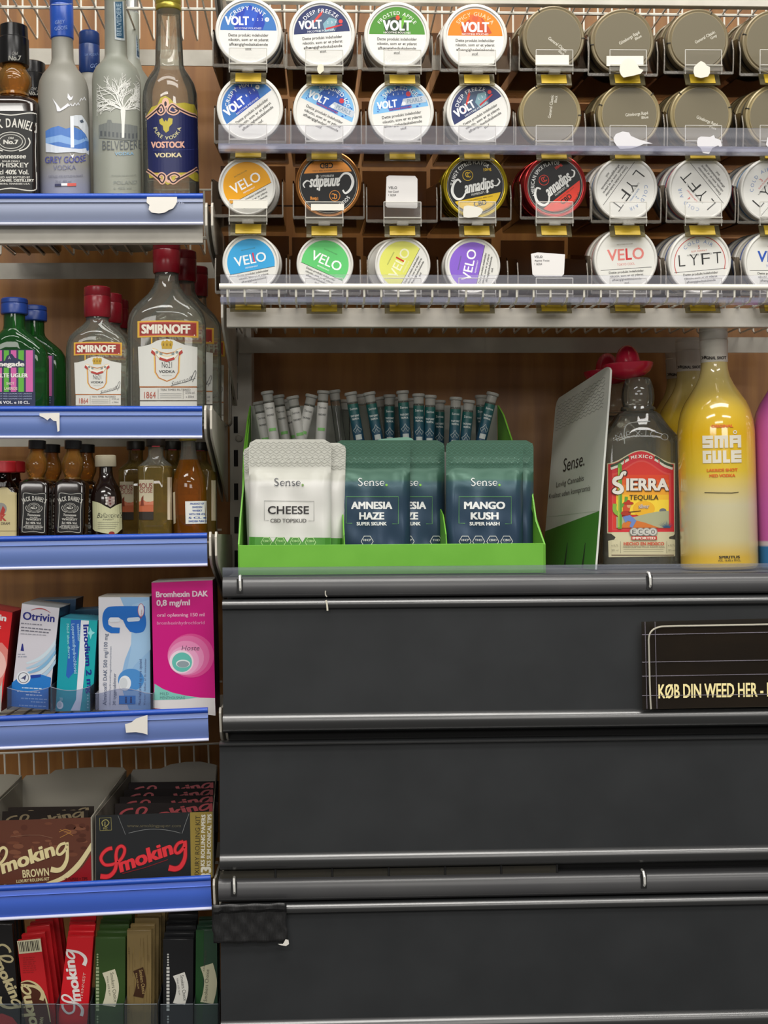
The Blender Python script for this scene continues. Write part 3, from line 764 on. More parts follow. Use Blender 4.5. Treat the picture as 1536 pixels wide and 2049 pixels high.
# (row, col, px, py, kind, radius, rotation, art, label description, number behind, shift behind, body colour, bands)
CANS = [
 (0, 0, 497, 64, 'volt', R66, 0, volt_art('mint'), 'white can with blue mint half disc, top left of the can rack', 2, (.001, 0), 'd9d7d0', ('3a74b8',)),
 (0, 1, 644, 69, 'volt', R66, 4, volt_art('freeze'), 'white can with navy half disc and red streaks, second in the top row', 2, (0, 0), 'd9d7d0', ('2b3563',)),
 (0, 2, 794, 72, 'volt', R66, 0, volt_art('apple'), 'white can with green half disc in the top row', 2, (0, 0), 'd9d7d0', ()),
 (0, 3, 950, 75, 'volt', .0340, 0, volt_art('guava'), 'white can with orange half disc in the top row', 2, (-.002, 0), 'd9d7d0', ('b0604a',)),
 (1, 0, 500, 217, 'volt', R66, 37, volt_art('mint'), 'white can with tilted blue mint half disc at the left of the second row', 0, (0, 0), 'd9d7d0', ()),
 (1, 1, 652, 223, 'volt', R66, -25, volt_art('dot'), 'white can with pale blue dotted half disc tilted down to the right', 0, (0, 0), 'd9d7d0', ()),
 (1, 2, 802, 223.5, 'volt', R66, 9, volt_art('dot'), 'white can with pale blue dotted half disc tilted slightly up to the right', 0, (0, 0), 'd9d7d0', ()),
 (1, 3, 957, 224, 'volt', R66 * .985, 31, volt_art('freeze'), 'white can with tilted navy half disc in the second row', 1, (-.002, 0), 'd9d7d0', ()),
 (2, 0, 494.5, 373, 'velo', .0300, 28, velo_art('eda60c'), 'white can with amber yellow disc and slanted wording, third row left end', 1, (.0035, -.001), 'd9d7d0', ()),
 (3, 0, 502, 526, 'velo', .0297, 11, velo_art('3aa4dc', 'eef4f6', 'd93a5c'), 'white can with sky blue disc at the left end of the bottom row', 1, (.002, 0), 'd9d7d0', ()),
 (3, 1, 650, 529, 'velo', .0297, -24, velo_art('63cc74'), 'white can with mint green disc in the bottom row', 0, (0, 0), 'd9d7d0', ()),
 (3, 2, 805, 530, 'velo', .0293, 62, velo_art('dfe06c', 'f0f0c8', 'cf3318'), 'white can with pale yellow disc turned on its side, bottom row', 1, (-.008, 0), 'd9d7d0', ()),
 (3, 3, 945, 532, 'velo', .0293, 78, velo_art('8a62cf'), 'white can with violet disc turned on its side, bottom row', 1, (-.001, 0), 'd9d7d0', ()),
 (3, 5, 1251, 520, 'velo', R66 * .98, 4, velo_art('ffffff', 'dd8078', 'cf3a3c', True), 'white can with pink and red lettering in the bottom row', 1, (-.003, 0), 'd9d7d0', ('c98a86',)),
 (3, 6, 1399, 524, 'velo', R66 * .98, 5, lyft_art('5', 'cc6a52', True), 'white can with black lettering under a red arc, bottom row', 2, (-.003, 0), 'd9d7d0', ('3558a0',)),
 (3, 7, 1549, 524, 'velo', R66 * .96, 0, velo_art('ffffff', '2c55b0', '2c55b0', True), 'white can with blue lettering at the right edge of the bottom row', 2, (-.004, 0), 'd9d7d0', ('2c55b0',)),
 (2, 5, 1251, 378, 'velo', R66 * .98, 234, lyft_art('2', '5a7fb0'), 'white can with black lettering turned upside down, third row', 2, (-.003, 0), 'd9d7d0', ('2d6496',)),
 (2, 6, 1400, 378, 'velo', R66 * .98, 131, lyft_art('4'), 'white can with inverted lettering and small red digit four, third row', 2, (-.003, 0), 'd9d7d0', ('b8303a', '2d6496')),
 (2, 7, 1543, 380, 'velo', R66 * .98, 50, lyft_art('3'), 'white can with slanted lettering cut by the right edge, third row', 2, (-.003, 0), 'd9d7d0', ('2d78b0',)),
 (2, 1, 657, 368, 'canna', R66, 183, canna_art('e09038', 'SOUTHERN MINT'), 'black and orange tin standing upside down in the third row', 0, (0, 0), '3a2a1c', ()),
 (2, 3, 951, 372, 'canna', R66 * .985, 12, canna_art('dcb414', 'TANGY CITRUS FLAVOR'), 'black and yellow tin in the third row', 2, (-.001, 0), '2a2718', ('b99a12',)),
 (2, 4, 1110, 372, 'canna', R66 * .96, 38, canna_art('e23a28', 'AMERICAN SPICE FLAVOR'), 'black and red tin with slanted script, third row', 2, (-.003, 0), '2a1614', ('6e1c1e',)),
 (0, 4, 1107, 76, 'olive', .0330, -36, olive_art('General Classic', 'Black', .05, .1), 'dark olive can with small slanting pale lettering, first olive can of the top row', 2, (-.003, 0), '', ()),
 (0, 5, 1244.5, 84, 'olive', .0340, 30, olive_art('Göteborgs Rapé', 'Blue', .05, .0), 'dark olive can above a round torn sticker, middle of the top row olive cans', 2, (-.003, 0), '', ()),
 (0, 6, 1396, 82, 'olive', .0330, 29, olive_art('General Classic', 'Grey', .05, .0), 'dark olive can above a round torn sticker, second from the right edge on top', 2, (-.003, 0), '', ()),
 (0, 7, 1547, 85, 'olive', .0338, 10, olive_art('General Classic', 'Slim'), 'dark olive can cut by the right frame edge in the top row', 2, (-.004, 0), '', ()),
 (1, 4, 1100, 229, 'olive', .0332, 83, olive_art('General Classic', 'Black', .05, -.02), 'olive can with vertical pale lettering in the second row', 0, (0, 0), '', ()),
 (1, 5, 1258, 230, 'olive', .0336, 6, olive_art('Göteborgs Rapé', 'Blue', .05, .0), 'olive can with level pale lettering in the second row', 2, (-.003, 0), '', ()),
 (1, 6, 1402, 231, 'olive', .0334, -20, olive_art('Göteborgs Rapé', 'Fast', .05, .1), 'olive can with lettering sloping down to the right, second row', 2, (-.003, 0), '', ()),
 (1, 7, 1553, 233, 'olive', .0338, 10, olive_art('General Classic', 'Slim'), 'olive can cut by the right frame edge in the second row', 2, (-.004, 0), '', ()),
]
YC = 1.4605
for (r, c, px, py, kind, R, rot, art, desc, nb, sh, bc, bands) in CANS:
    if kind == 'olive':
        lidc = ol_lid if r == 1 else ol_lid2; body = ol_body; bands = ((-.020, -.017, '57534a'),)
    elif kind == 'canna':
        lidc = mat({'2a2718': 'b09a1e', '2a1614': 'b03232', '3a2a1c': 'a8703a'}[bc], .22, .65); body = mat(bc, .3, .4); bands = [(-.0205, -.0165, b) for b in bands]
    else:
        lidc = white_pl; body = mat(bc, .4); bands = [(-.018 - k * .0 - .004 * (k == 1), -.0145 - .004 * (k == 1), b) for k, b in enumerate(bands)]
    grp = f'cans in slot {ords[c]} of the {rown[r]} row'
    can = make_can(kind, R, desc, 'can', None, lidc, body, art, rot, bands, notch_or_gloss=(kind == 'olive'))
    fz = W(px, py, YC); can.location = fz; DISP[(r, c)][0].location = (fz.x, 1.459, fz.z - R - .0018); can['group'] = 'round cans in the clear dispensers'
    for k in range(nb):
        b = can.copy(); COL.objects.link(b); b.location = fz + Vector((sh[0] * (k + 1), .0255 * (k + 1), sh[1] * (k + 1) + .0255 * (k + 1) * TH))
        for ch in can.children:
            if ch.name.startswith('lid_print') or ch.name.startswith('rim_notch'): continue
            q = ch.copy(); COL.objects.link(q); q.parent = b
        b['label'] = ' '.join(f'can stacked {["directly", "two places"][k]} behind the {desc}'.replace('lettering', 'letters').split()[:16])

# empty slots: tall white ticket cards
def card(px, Yp, lines, label, tilt=0):
    c = W(px[0][0], px[2][1], Yp)
    root = empty('ticket_card', c, label, 'card')
    MB().prism([W(x, y, Yp) - c for x, y in px], (0, .0008, 0)).build('card_sheet', mat('d5d2cf', .3), root)
    a = Art()
    for (t, x, y, cap, w) in lines: a.T(t, x, y, cap, w, '3f3e40', b=.01, al='l', lay=1)
    a.build('card_print', root, lambda x, y, h: W(x, y, Yp - h) - c); return root
card([(773, 354), (778, 351), (830, 352), (835, 358), (835, 414), (832, 417), (775, 415), (771, 412)], 1.4500, [('VELO', 777, 378, 5, 17), ('Ice Cool', 777, 385, 3.6, 20), ('1 2(3)4', 777, 392, 3.8, 15)], 'blank white ticket card standing in the empty third slot of row three')
card([(1062, 508), (1075, 505), (1130, 509), (1128, 548), (1124, 553), (1070, 553), (1065, 549)], 1.4500, [('VELO', 1069, 516, 4.5, 16), ('Alpine Twist', 1069, 523, 3.4, 30), ('1 2(3)4', 1069, 530, 3.8, 15)], 'small white ticket card standing in the empty fifth slot of the bottom row')
# torn paper on clips
def scrap(px, Yp, label, col='d8d4c6', curl=()):
    c = W(px[0][0], px[0][1], Yp)
    P = [W(x, y, Yp) - c for x, y in px]
    o = MB().prism(P, (0, .0007, 0)).build('torn_sticker', mat(col, .65)); o.location = c
    return tag(o, label, 'sticker')
def jag(cx, cy, rx, ry, seed, n=18, j=.12):
    rr = random.Random(seed); return [(cx + rx * (1 + rr.uniform(-j, j)) * cos(2 * PI * i / n), cy + ry * (1 + rr.uniform(-j, j)) * sin(2 * PI * i / n)) for i in range(n)]
scrap([(1240, 131), (1250, 118), (1256, 116), (1268, 120), (1275, 130), (1279, 137), (1287, 140), (1282, 147), (1268, 151), (1247, 155), (1242, 150), (1239, 142)], 1.4425, 'round torn paper sticker on the clip under the middle top olive can')
scrap([(1388, 134), (1396, 126), (1402, 122), (1410, 126), (1413, 131), (1420, 134), (1420, 146), (1416, 153), (1402, 156), (1390, 153), (1387, 144)], 1.4425, 'round torn paper sticker on the clip of the second olive can from the right')
scrap([(1227, 276), (1232, 268), (1245, 263), (1258, 265), (1262, 272), (1278, 279), (1305, 287), (1288, 288), (1276, 293), (1262, 297), (1240, 298), (1233, 291), (1228, 283)], 1.4305, 'ragged peeling paper on the clear rail below the level lettered olive can', 'cfcdd0')
scrap([(1396, 276), (1402, 273), (1420, 274), (1428, 270), (1430, 276), (1441, 280), (1444, 292), (1440, 294), (1436, 291), (1425, 296), (1418, 308), (1406, 306), (1401, 296), (1395, 292), (1394, 284)], 1.4305, 'ragged peeling paper on the clear rail below the sloping lettered olive can', 'cfcdd0')
scrap([(1535, 275), (1549, 272), (1556, 292), (1542, 300), (1532, 290)], 1.4305, 'ragged peeling paper on the clear rail at the right frame edge', 'cfcdd0')
scrap([(636, 130), (642, 127), (647, 131), (648, 141), (640, 148), (636, 145), (634, 138)], 1.4425, 'shiny sliver of tape on the clip below the navy and red can', 'd0cdb8')
scrap([(928, 413), (936, 411), (960, 415), (966, 420), (963, 427), (955, 434), (936, 436), (927, 434), (926, 424)], 1.4425, 'torn white and teal paper on the clip below the yellow tin', 'd2cfc4')
for k, (x0, x1, y0, y1, t) in enumerate([(922, 988, 113, 127, 'orange can of the top row'), (1071, 1138, 110, 130, 'first olive can of the top row'), (1213, 1287, 112, 132, 'second olive can of the top row'), (466, 535, 401, 417, 'amber yellow can'), (622, 688, 408, 421, 'upside down orange tin')]):
    c = W((x0 + x1) / 2, y1, 1.4460)
    o = MB().prism([W(x, y, 1.4460) - c for x, y in ((x0, y0), (x1, y0), (x1, y1), (x0, y1))], (0, .0005, 0)).build('blank_ticket', mat('d9d6cb', .5)); o.location = c
    tag(o, f'blank white ticket in the clip before the {t}', 'ticket')

# ================================================================ bottles
GL_CLEAR = glassmix('f2f5ee', 'f4f5ef', .28, .07, 'e6e8dc')
GL_GREEN = glassmix('5cb862', '4a9a50', .5, .16, '3c8a46')
GL_BROWN = glass('2a0f06', 1.25, .02)
GL_AMBER = glassmix('e0b468', 'd8a858', .4, .18, 'd8a04c')
GL_ORANGE = glassmix('e8a044', 'd88a2c', .35, .22, 'b87420')
GL_OLIVE = glassmix('d8bc70', 'c0a658', .4, .22, 'b09850')
FROST = mat('98968c', .42, 0, .5, 'frosted_glass', Transmission_Weight=.25)
FROST2 = mat('9da094', .42, 0, .5, 'frosted_glass', Transmission_Weight=.25)
class Bottle:
    """profiles given as (pixel row, half width in pixels, depth ratio, superellipse n) and turned into real size at distance Yc"""
    def __init__(s, name, label, cx, Yc, zb, grp=None, cat='bottle', lean=0):
        b = W(cx, 1000, Yc); s.X = b.x; s.Y = Yc; s.zb = zb; s.cx = cx; s.prof = []
        s.root = empty(name, (s.X, Yc, zb), label, cat, grp, (0, lean, 0))
    def part(s, name, prof, m, seg=44, base=False, surf=True, label=None, sharp=30):
        P = []
        for q in prof:
            py, hw = q[0], q[1]; dr = q[2] if len(q) > 2 else 1; n = q[3] if len(q) > 3 else 2
            z = W(s.cx, py, s.Y).z - s.zb; r = hw * S(s.Y)
            P.append((z, r, r * dr, n))
        if base: P = [q for q in P if q[0] > .004]; last = P[-1]; P += [(.003, last[1], last[2], last[3]), (.0, last[1] * .94, last[2] * .94, last[3])]
        P = P[::-1] if P[0][0] > P[-1][0] else P
        if surf: s.prof += P; s.prof.sort(key=lambda q: q[0])
        return MB().lathe(P, seg).build(name, m, s.root, sharp=sharp, label=label)
    def at(s, z):
        P = s.prof
        if z <= P[0][0]: return P[0]
        for a, b in zip(P, P[1:]):
            if a[0] <= z <= b[0]:
                t = (z - a[0]) / max(1e-6, b[0] - a[0]); return tuple(a[i] + (b[i] - a[i]) * t for i in range(4))
        return P[-1]
    def fn(s, extra=0.):
        def f(x, y, h):
            yy = -s.at(W(x, y, s.Y).z - s.zb)[2] * .9
            for _ in range(2):
                p = W(x, y, s.Y + yy); u = p.x - s.X; z = p.z - s.zb
                _, rx, ry, n = s.at(z); t = min(abs(u / rx), .985)
                yy = -ry * (1 - t ** n) ** (1 / n)
            u = max(-.992 * rx, min(.992 * rx, u)); return Vector((u, yy - h - extra, z))
        return f
    def print(s, art, name='printed_label', cell=8, extra=.0002, **kw):
        return art.build(name, s.root, s.fn(extra), cellx=cell, step=.00009, **kw)
    def solid(s, name, pts, col, h=.0003): pass
def behind(b, cx, Yc, label, zb=None):
    p = W(cx, 1000, Yc)
    return dup(b.root, (p.x, Yc, zb if zb is not None else b.zb), label)
def sq_prof(y0, y1, hw, n=6, dr=1, k=6, r=7):
    """rounded square shoulder"""
    return []
Z1 = lambda x: deckz(0, W(x, 385, 1.55).x); Z2 = lambda x: deckz(1, W(x, 800, 1.55).x)
Z3 = lambda x: deckz(2, W(x, 1000, 1.55).x)

# ---- square whiskey bottle with black cap
def whiskey(cx, Yc, zb, sc, y0, label, grp, mini=False, full=True, lean=0):
    Bt = Bottle('whiskey_bottle', label, cx, Yc, zb, grp, lean=lean)
    y = lambda v: y0 + v * sc
    Bt.part('cap', [(y(0), 24 * sc), (y(2), 27 * sc), (y(26), 28 * sc), (y(28), 29.5 * sc), (y(76 if not mini else 30), 30 * sc), (y(80 if not mini else 32), 29 * sc)], mat('111112', .22), surf=False, label='ribbed black screw cap' if mini else None)
    t = 80 if not mini else 32
    Bt.part('neck', [(y(t), 21 * sc), (y(t + 10), 25 * sc), (y(t + 22), 33 * sc), (y(t + 36), 34 * sc), (y(t + 48), 29 * sc), (y(t + 56), 27 * sc), (y(t + 62), 30 * sc)], GL_AMBER, surf=False)
    return Bt, y, t
DKB = mat('1a0d08', .12, 0, .6, 'dark_liquid_glass', Coat_Weight=.5)
def jd_label(a, X, Yb, w, h, full=True):
    """X,Yb centre and top; w,h size"""
    x0, x1 = X - w / 2, X + w / 2; m = w * .05; wh = 'c9c7bf'
    a.rect(x0, Yb, x1, Yb + h, '121212', 1)
    fr = [(x0 + m, Yb + h * .10), (x0 + m * 1.6, Yb + m), (x0 + w * .22, Yb + m * .8), (X, Yb + m * 1.5), (x1 - w * .22, Yb + m * .8), (x1 - m * 1.6, Yb + m), (x1 - m, Yb + h * .10),
          (x1 - m * 1.5, Yb + h * .5), (x1 - m, Yb + h * .9), (x1 - m * 1.6, Yb + h - m), (x1 - w * .22, Yb + h - m * .8), (X, Yb + h - m * 1.6), (x0 + w * .22, Yb + h - m * .8), (x0 + m * 1.6, Yb + h - m), (x0 + m, Yb + h * .9), (x0 + m * 1.5, Yb + h * .5)]
    a.stroke(fr, w * .018, wh, 2, closed=True, sm=3)
    a.arcT("JACK DANIEL'S", X, Yb + h * .20 + w * .95, w * .95, h * .105, wh, b=.03, lay=3, xs=.55 if full else .47)
    a.ell(X, Yb + h * .375, w * .25, h * .115, '2a2a28', 2); a.ring(X, Yb + h * .375, w * .25, w * .012, wh, 3, ry=h * .115)
    a.ring(X, Yb + h * .375, w * .20, w * .010, wh, 3, ry=h * .085)
    for sg in (-1, 1):
        a.stroke([(X + sg * w * .30, Yb + h * .33), (X + sg * w * .33, Yb + h * .39), (X + sg * w * .26, Yb + h * .46), (X + sg * w * .14, Yb + h * .49)], w * .02, wh, 3, sm=4)
    a.T('Old', X, Yb + h * .345, h * .025, w * .09, wh, b=.03, lay=4); a.T('No.7', X, Yb + h * .405, h * .05, w * .26, wh, b=.05, lay=4)
    a.T('Tennessee', X, Yb + h * .58, h * .055, w * .52, wh, b=.03, sh=.15, lay=3)
    a.T('SOUR MASH', X, Yb + h * .625, h * .02, w * .30, wh, b=.02, lay=3)
    a.T('WHISKEY', X, Yb + h * .69, h * .055, w * .62, wh, b=.02, lay=3)
    a.T('35cl 40% Vol.' if full else '5cl 40% Vol.', X, Yb + h * .775, h * .055, w * .62, wh, b=.03, lay=3)
    a.T('DISTILLED AND BOTTLED BY', X, Yb + h * .825, h * .024, w * .66, wh, b=.03, lay=3)
    a.T('JACK DANIEL DISTILLERY', X, Yb + h * .865, h * .032, w * .80, wh, b=.04, lay=3)
    a.T('LYNCHBURG, TENNESSEE U.S.A.', X, Yb + h * .90, h * .02, w * .66, wh, b=.02, lay=3)
zb = Z1(32)
Bt, y, t = whiskey(33, 1.53, zb, 1.0, 52, 'square dark whiskey bottle with black cap at the left edge of the top shelf', 'spirits on the upper left shelf')
Bt.part('body', [(194, 26, 1, 2.2), (200, 36, 1, 2.6), (208, 48, 1, 3.5), (216, 52, 1, 6), (222, 53, 1, 9), (372, 53, 1, 9), (400, 53, 1, 9)], DKB, base=True, seg=72)
a = Art(); jd_label(a, 22, 222, 116, 164); Bt.print(a); a = Art(); a.T('Old', 30, 110, 6, 12, '8f8d88', sh=.2, lay=3); a.T('No.7', 30, 121, 9, 26, '9a988f', b=.03, sh=.1, lay=3)
Bt.prof = sorted(Bt.prof + [(W(33, 128, 1.53).z - zb, 30 * S(1.53), 30 * S(1.53), 2), (W(33, 60, 1.53).z - zb, 28 * S(1.53), 28 * S(1.53), 2)])
Bt.print(a, 'cap_print')
behind(Bt, 70, 1.655, 'square dark whiskey bottle half hidden behind the front one at the left edge')

# ---- frosted bottle with blue cap
zb = Z1(138)
Bt = Bottle('vodka_bottle', 'tall frosted bottle with bright blue cap and flying birds print', 136, 1.53, zb, 'spirits on the upper left shelf', lean=-.016)
Bt.part('cap', [(-5, 21), (-3, 22.5), (9, 23), (12, 22), (14, 23), (78, 22.5), (80, 21)], mat('1f4fb0', .3))
Bt.part('body', [(80, 21), (120, 21.5), (130, 24), (140, 30), (152, 40), (165, 46), (180, 49), (235, 49.5), (400, 49.5)], ramp_z('frosted_tinted_glass', [(0, '8488a8'), (.18, '8f92a8'), (.30, '98968f'), (1, '9a988d')], .42, 0, .22, Transmission_Weight=.2), base=True)
a = Art()
wh = 'd9dadf'
a.poly([(109, 197), (117, 207), (125, 218), (133, 212), (140, 207), (143, 211), (135, 217), (124, 223), (118, 223), (116, 212)], wh, 2)
a.poly([(140, 187), (146, 196), (151, 192), (148, 200), (143, 202), (139, 196)], wh, 2)
for bx, by in ((141, 212), (156, 211), (170, 203)): a.stroke([(bx - 6, by + 2), (bx - 2, by - 4), (bx + 1, by + 1), (bx + 5, by - 4), (bx + 7, by + 1)], 2, wh, 2)
bl = '4a74b8'
a.poly([(94, 262), (105, 256), (120, 252), (135, 258), (150, 254), (165, 262), (184, 258), (185, 305), (150, 300), (120, 296), (94, 292)], bl, 1)
a.poly([(94, 276), (125, 270), (160, 282), (185, 278), (185, 284), (150, 292), (120, 284), (94, 288)], '7fa3d2', 2)
a.poly([(94, 286), (118, 293), (150, 298), (186, 302), (186, 312), (150, 305), (115, 306), (94, 304)], 'c9cfd9', 3)
a.poly([(145, 234), (155, 231), (168, 233), (178, 248), (186, 268), (186, 285), (172, 268), (160, 254), (150, 252)], 'c5cad0', 2)
a.poly([(163, 243), (170, 242), (174, 250), (166, 248)], '4a5462', 3)
a.rect(144, 233, 151, 296, 'dde3e8', 3)
a.T('GREY GOOSE', 134, 326, 12.5, 84, '4b4f94', b=.015, lay=4)
a.poly([(141, 305), (146, 312), (151, 309), (148, 318)], 'e8e8ee', 5)
a.T('VODKA', 131, 340, 9, 46, '6a6e8c', b=.0, lay=4)
a.T('DISTILLED AND BOTTLED IN FRANCE', 134, 355, 4, 70, '6f7182', lay=4); a.T('70 cl   40% vol', 128, 366, 5, 32, '6f7182', lay=4)
a.rect(111, 368, 124, 373, '2b2f52', 4); a.rect(124, 367, 136, 372, 'e8e8e8', 4); a.rect(136, 367, 154, 373, 'c85850', 4)
Bt.print(a); a = Art(); a.T('GREY', 127, 48, 7, 20, '8fa6d8', rot=6, lay=4); a.T('GOOSE', 129, 60, 7, 26, '8fa6d8', rot=6, lay=4); a.rect(110, 8, 156, 10, 'aab6da', 3)
Bt.print(a, 'cap_print')
Bt2 = Bottle('vodka_bottle', 'smaller frosted bottle with dark blue cap behind the birds bottle', 184, 1.645, zb, 'spirits on the upper left shelf')
Bt2.part('cap', [(65, 18), (68, 20), (90, 20.5), (92, 19.5), (94, 20.5), (148, 20.5), (150, 19.5)], mat('16346f', .32))
Bt2.part('body', [(150, 19), (158, 20), (175, 32), (195, 38), (215, 40), (400, 40)], FROST, base=True)
a = Art(); a.T('LA VODKA', 184, 112, 5, 28, '6d86b8', lay=2); a.T('GG', 188, 136, 8, 14, '7c93c4', sh=.2, lay=2); Bt2.print(a)

# ---- frosted bottle with bare tree
zb = Z1(240)
Bt = Bottle('vodka_bottle', 'frosted bottle printed with a white leafless tree and grey palace', 240, 1.53, zb, 'spirits on the upper left shelf', lean=-.008)
Bt.part('cap', [(-5, 20), (-4, 21), (0, 22), (3, 21)], mat('a8a9a6', .25, .6))
Bt.part('body', [(3, 21), (60, 21.5), (112, 22), (120, 24), (128, 31), (138, 40), (150, 45.5), (165, 47.5), (400, 47.5)], FROST2, base=True)
a = Art(); tw = 'dcdcd6'
a.poly([(243, 222), (248, 214), (253, 222), (251, 250), (250, 276), (245, 276), (245, 250)], tw, 3)
rr = random.Random(11)
def branch(x, y, ang, L, w, d):
    if d == 0: return
    pts = [(x, y)]; 
    for k in range(3):
        ang += rr.uniform(-.22, .22); x += cos(ang) * L / 3; y -= sin(ang) * L / 3; x = max(196, min(285, x)); pts.append((x, y))
    a.stroke(pts, w, tw, 2)
    for q in ((1, .5), (2, -.5), (3, .42), (3, -.42)):
        if rr.random() < .82: branch(pts[q[0]][0], pts[q[0]][1], ang + q[1] * rr.uniform(.7, 1.3), L * .68, max(.7, w * .72), d - 1)
for ang, L in ((150, 30), (168, 30), (120, 32), (95, 26), (60, 32), (32, 30), (12, 26), (135, 34), (45, 34)):
    branch(248, 220, rad(ang), L, 2.2, 4)
a.poly([(199, 250), (215, 246), (217, 240), (224, 240), (226, 246), (245, 248), (262, 250), (286, 258), (286, 284), (199, 276)], '6f7370', 1)
for k in range(10): a.rect(202 + k * 8, 262 + k * .8, 206 + k * 8, 272 + k * .8, '54585a', 2)
a.T('BELVEDERE', 246, 300, 18, 80, '5c6164', b=-.005, lay=3); a.T('VODKA', 250, 311, 6, 38, '7fa4bf', b=.02, lay=3)
a.T('PRODUCED AND BOTTLED BY', 249, 353, 2.5, 50, '7c807a', lay=3); a.T('POLAND', 252, 369, 7, 48, '858a85', b=0, lay=3); a.T('e  40% vol', 246, 379, 5, 36, '858a85', lay=3)
Bt.print(a, cell=6)
a = Art(); a.poly([(231, 4), (251, 4), (254, 83), (233, 79)], 'c3cbcd', 3); a.poly([(234, 4), (249, 4), (251, 78), (236, 75)], '2f5873', 4)
a.T('BELVEDERE', 246, 40, 9, 64, '9db4c4', rot=90, b=.01, lay=5)
Bt.print(a, 'neck_label', cell=6)
Bt2 = Bottle('vodka_bottle', 'frosted bottle with long blue neck strip behind the tree bottle', 268, 1.655, zb, 'spirits on the upper left shelf')
Bt2.part('cap', [(0, 14), (22, 14.5), (25, 15), (28, 14)], mat('a8a9a6', .25, .6))
Bt2.part('body', [(28, 15.5), (120, 16.5), (140, 22), (160, 36), (180, 41), (400, 42)], FROST2, base=True)
a = Art(); a.poly([(270, 24), (283, 27), (284, 121), (273, 116)], 'b9c2c6', 2); a.poly([(271.5, 26), (281.5, 29), (282, 117), (274.5, 113)], '2a4a66', 3)
a.T('BELVEDERE', 280, 72, 5.5, 60, '9db4c4', rot=90, b=.01, lay=4); Bt2.print(a, cell=5)

# ---- clear bottle with gold cap, navy and gold label
Bt = Bottle('vodka_bottle', 'clear bottle with gold cap and navy label framed in pink scrolls', 348, 1.53, Z1(349), 'spirits on the upper left shelf', lean=-.012)
Bt.part('cap', [(-5, 23), (-3, 25), (8, 25.5), (12, 24.5), (16, 26), (22, 25.5), (24, 24)], mat('a89a3c', .3, .55), surf=False)
Bt.part('body', [(22, 24), (60, 25), (100, 27), (130, 28), (142, 32), (155, 41), (170, 49), (188, 53.5), (210, 54.5), (400, 55)], GL_CLEAR, base=True)
a = Art(); pk = 'd3a793'; gd = 'b0a23a'
top = [(297, 236), (310, 228), (322, 218), (327, 206), (333, 203), (340, 208), (346, 216), (360, 215), (375, 214), (388, 218), (399, 236)]
bot = [(401, 358), (392, 358), (378, 350), (360, 350), (350, 352), (345, 362), (338, 366), (331, 362), (326, 352), (310, 348), (298, 352)]
a.poly([(296, 230), (306, 214), (318, 210), (324, 196), (334, 192), (344, 198), (352, 208), (372, 206), (392, 212), (400, 232), (398, 240), (296, 240)], gd, 1)
a.poly([(298, 346), (403, 346), (404, 364), (394, 366), (378, 354), (352, 356), (346, 366), (336, 370), (328, 364), (320, 354), (300, 356)], gd, 1)
a.poly([(296, 238), (312, 228), (324, 214), (334, 203), (346, 214), (356, 220), (398, 236), (402, 350), (388, 345), (352, 346), (338, 362), (326, 346), (310, 344), (298, 348)], '1b2150', 2)
def scroll(f, col, w_): 
    for sg in (-1, 1):
        for up in (0, 1):
            def q(x, y): return (334 + sg * x * (1.0 if sg < 0 else 1.62), y if not up else 2 * 290 - y - 4)
            pts = [q(39, 236), q(28, 228), q(16, 218), q(8, 210), q(3, 222), q(10, 228), q(16, 222), q(12, 217)]
            a.stroke(pts, w_, col, f, sm=5)
scroll(3, pk, 7.5); scroll(4, '2a1c24', 2.6)
a.ell(334, 206, 7, 10, pk, 3); a.ell(334, 208, 2.5, 5, '2a1c24', 4); a.ell(338, 358, 6, 8, pk, 3); a.ell(338, 356, 2.2, 4.5, '2a1c24', 4)
a.poly([(334, 240), (337, 244), (340, 236), (348, 238), (347, 248), (341, 254), (340, 262), (334, 266), (329, 260), (328, 252), (322, 248), (321, 240), (327, 236), (331, 244)], gd, 4)
a.arcT('PURE VODKA', 337, 252, 28, 7, 'c2bc90', mid=270, flip=True, b=.02, lay=5, sp=2)
a.T('VOSTOCK', 338, 296, 12, 68, 'd9a894', b=.045, lay=5); a.T('VODKA', 338, 315, 8.5, 54, 'cfc29a', b=.04, lay=5)
a.rect(308, 300, 398, 301, '3a4280', 4)
Bt.print(a, cell=6)

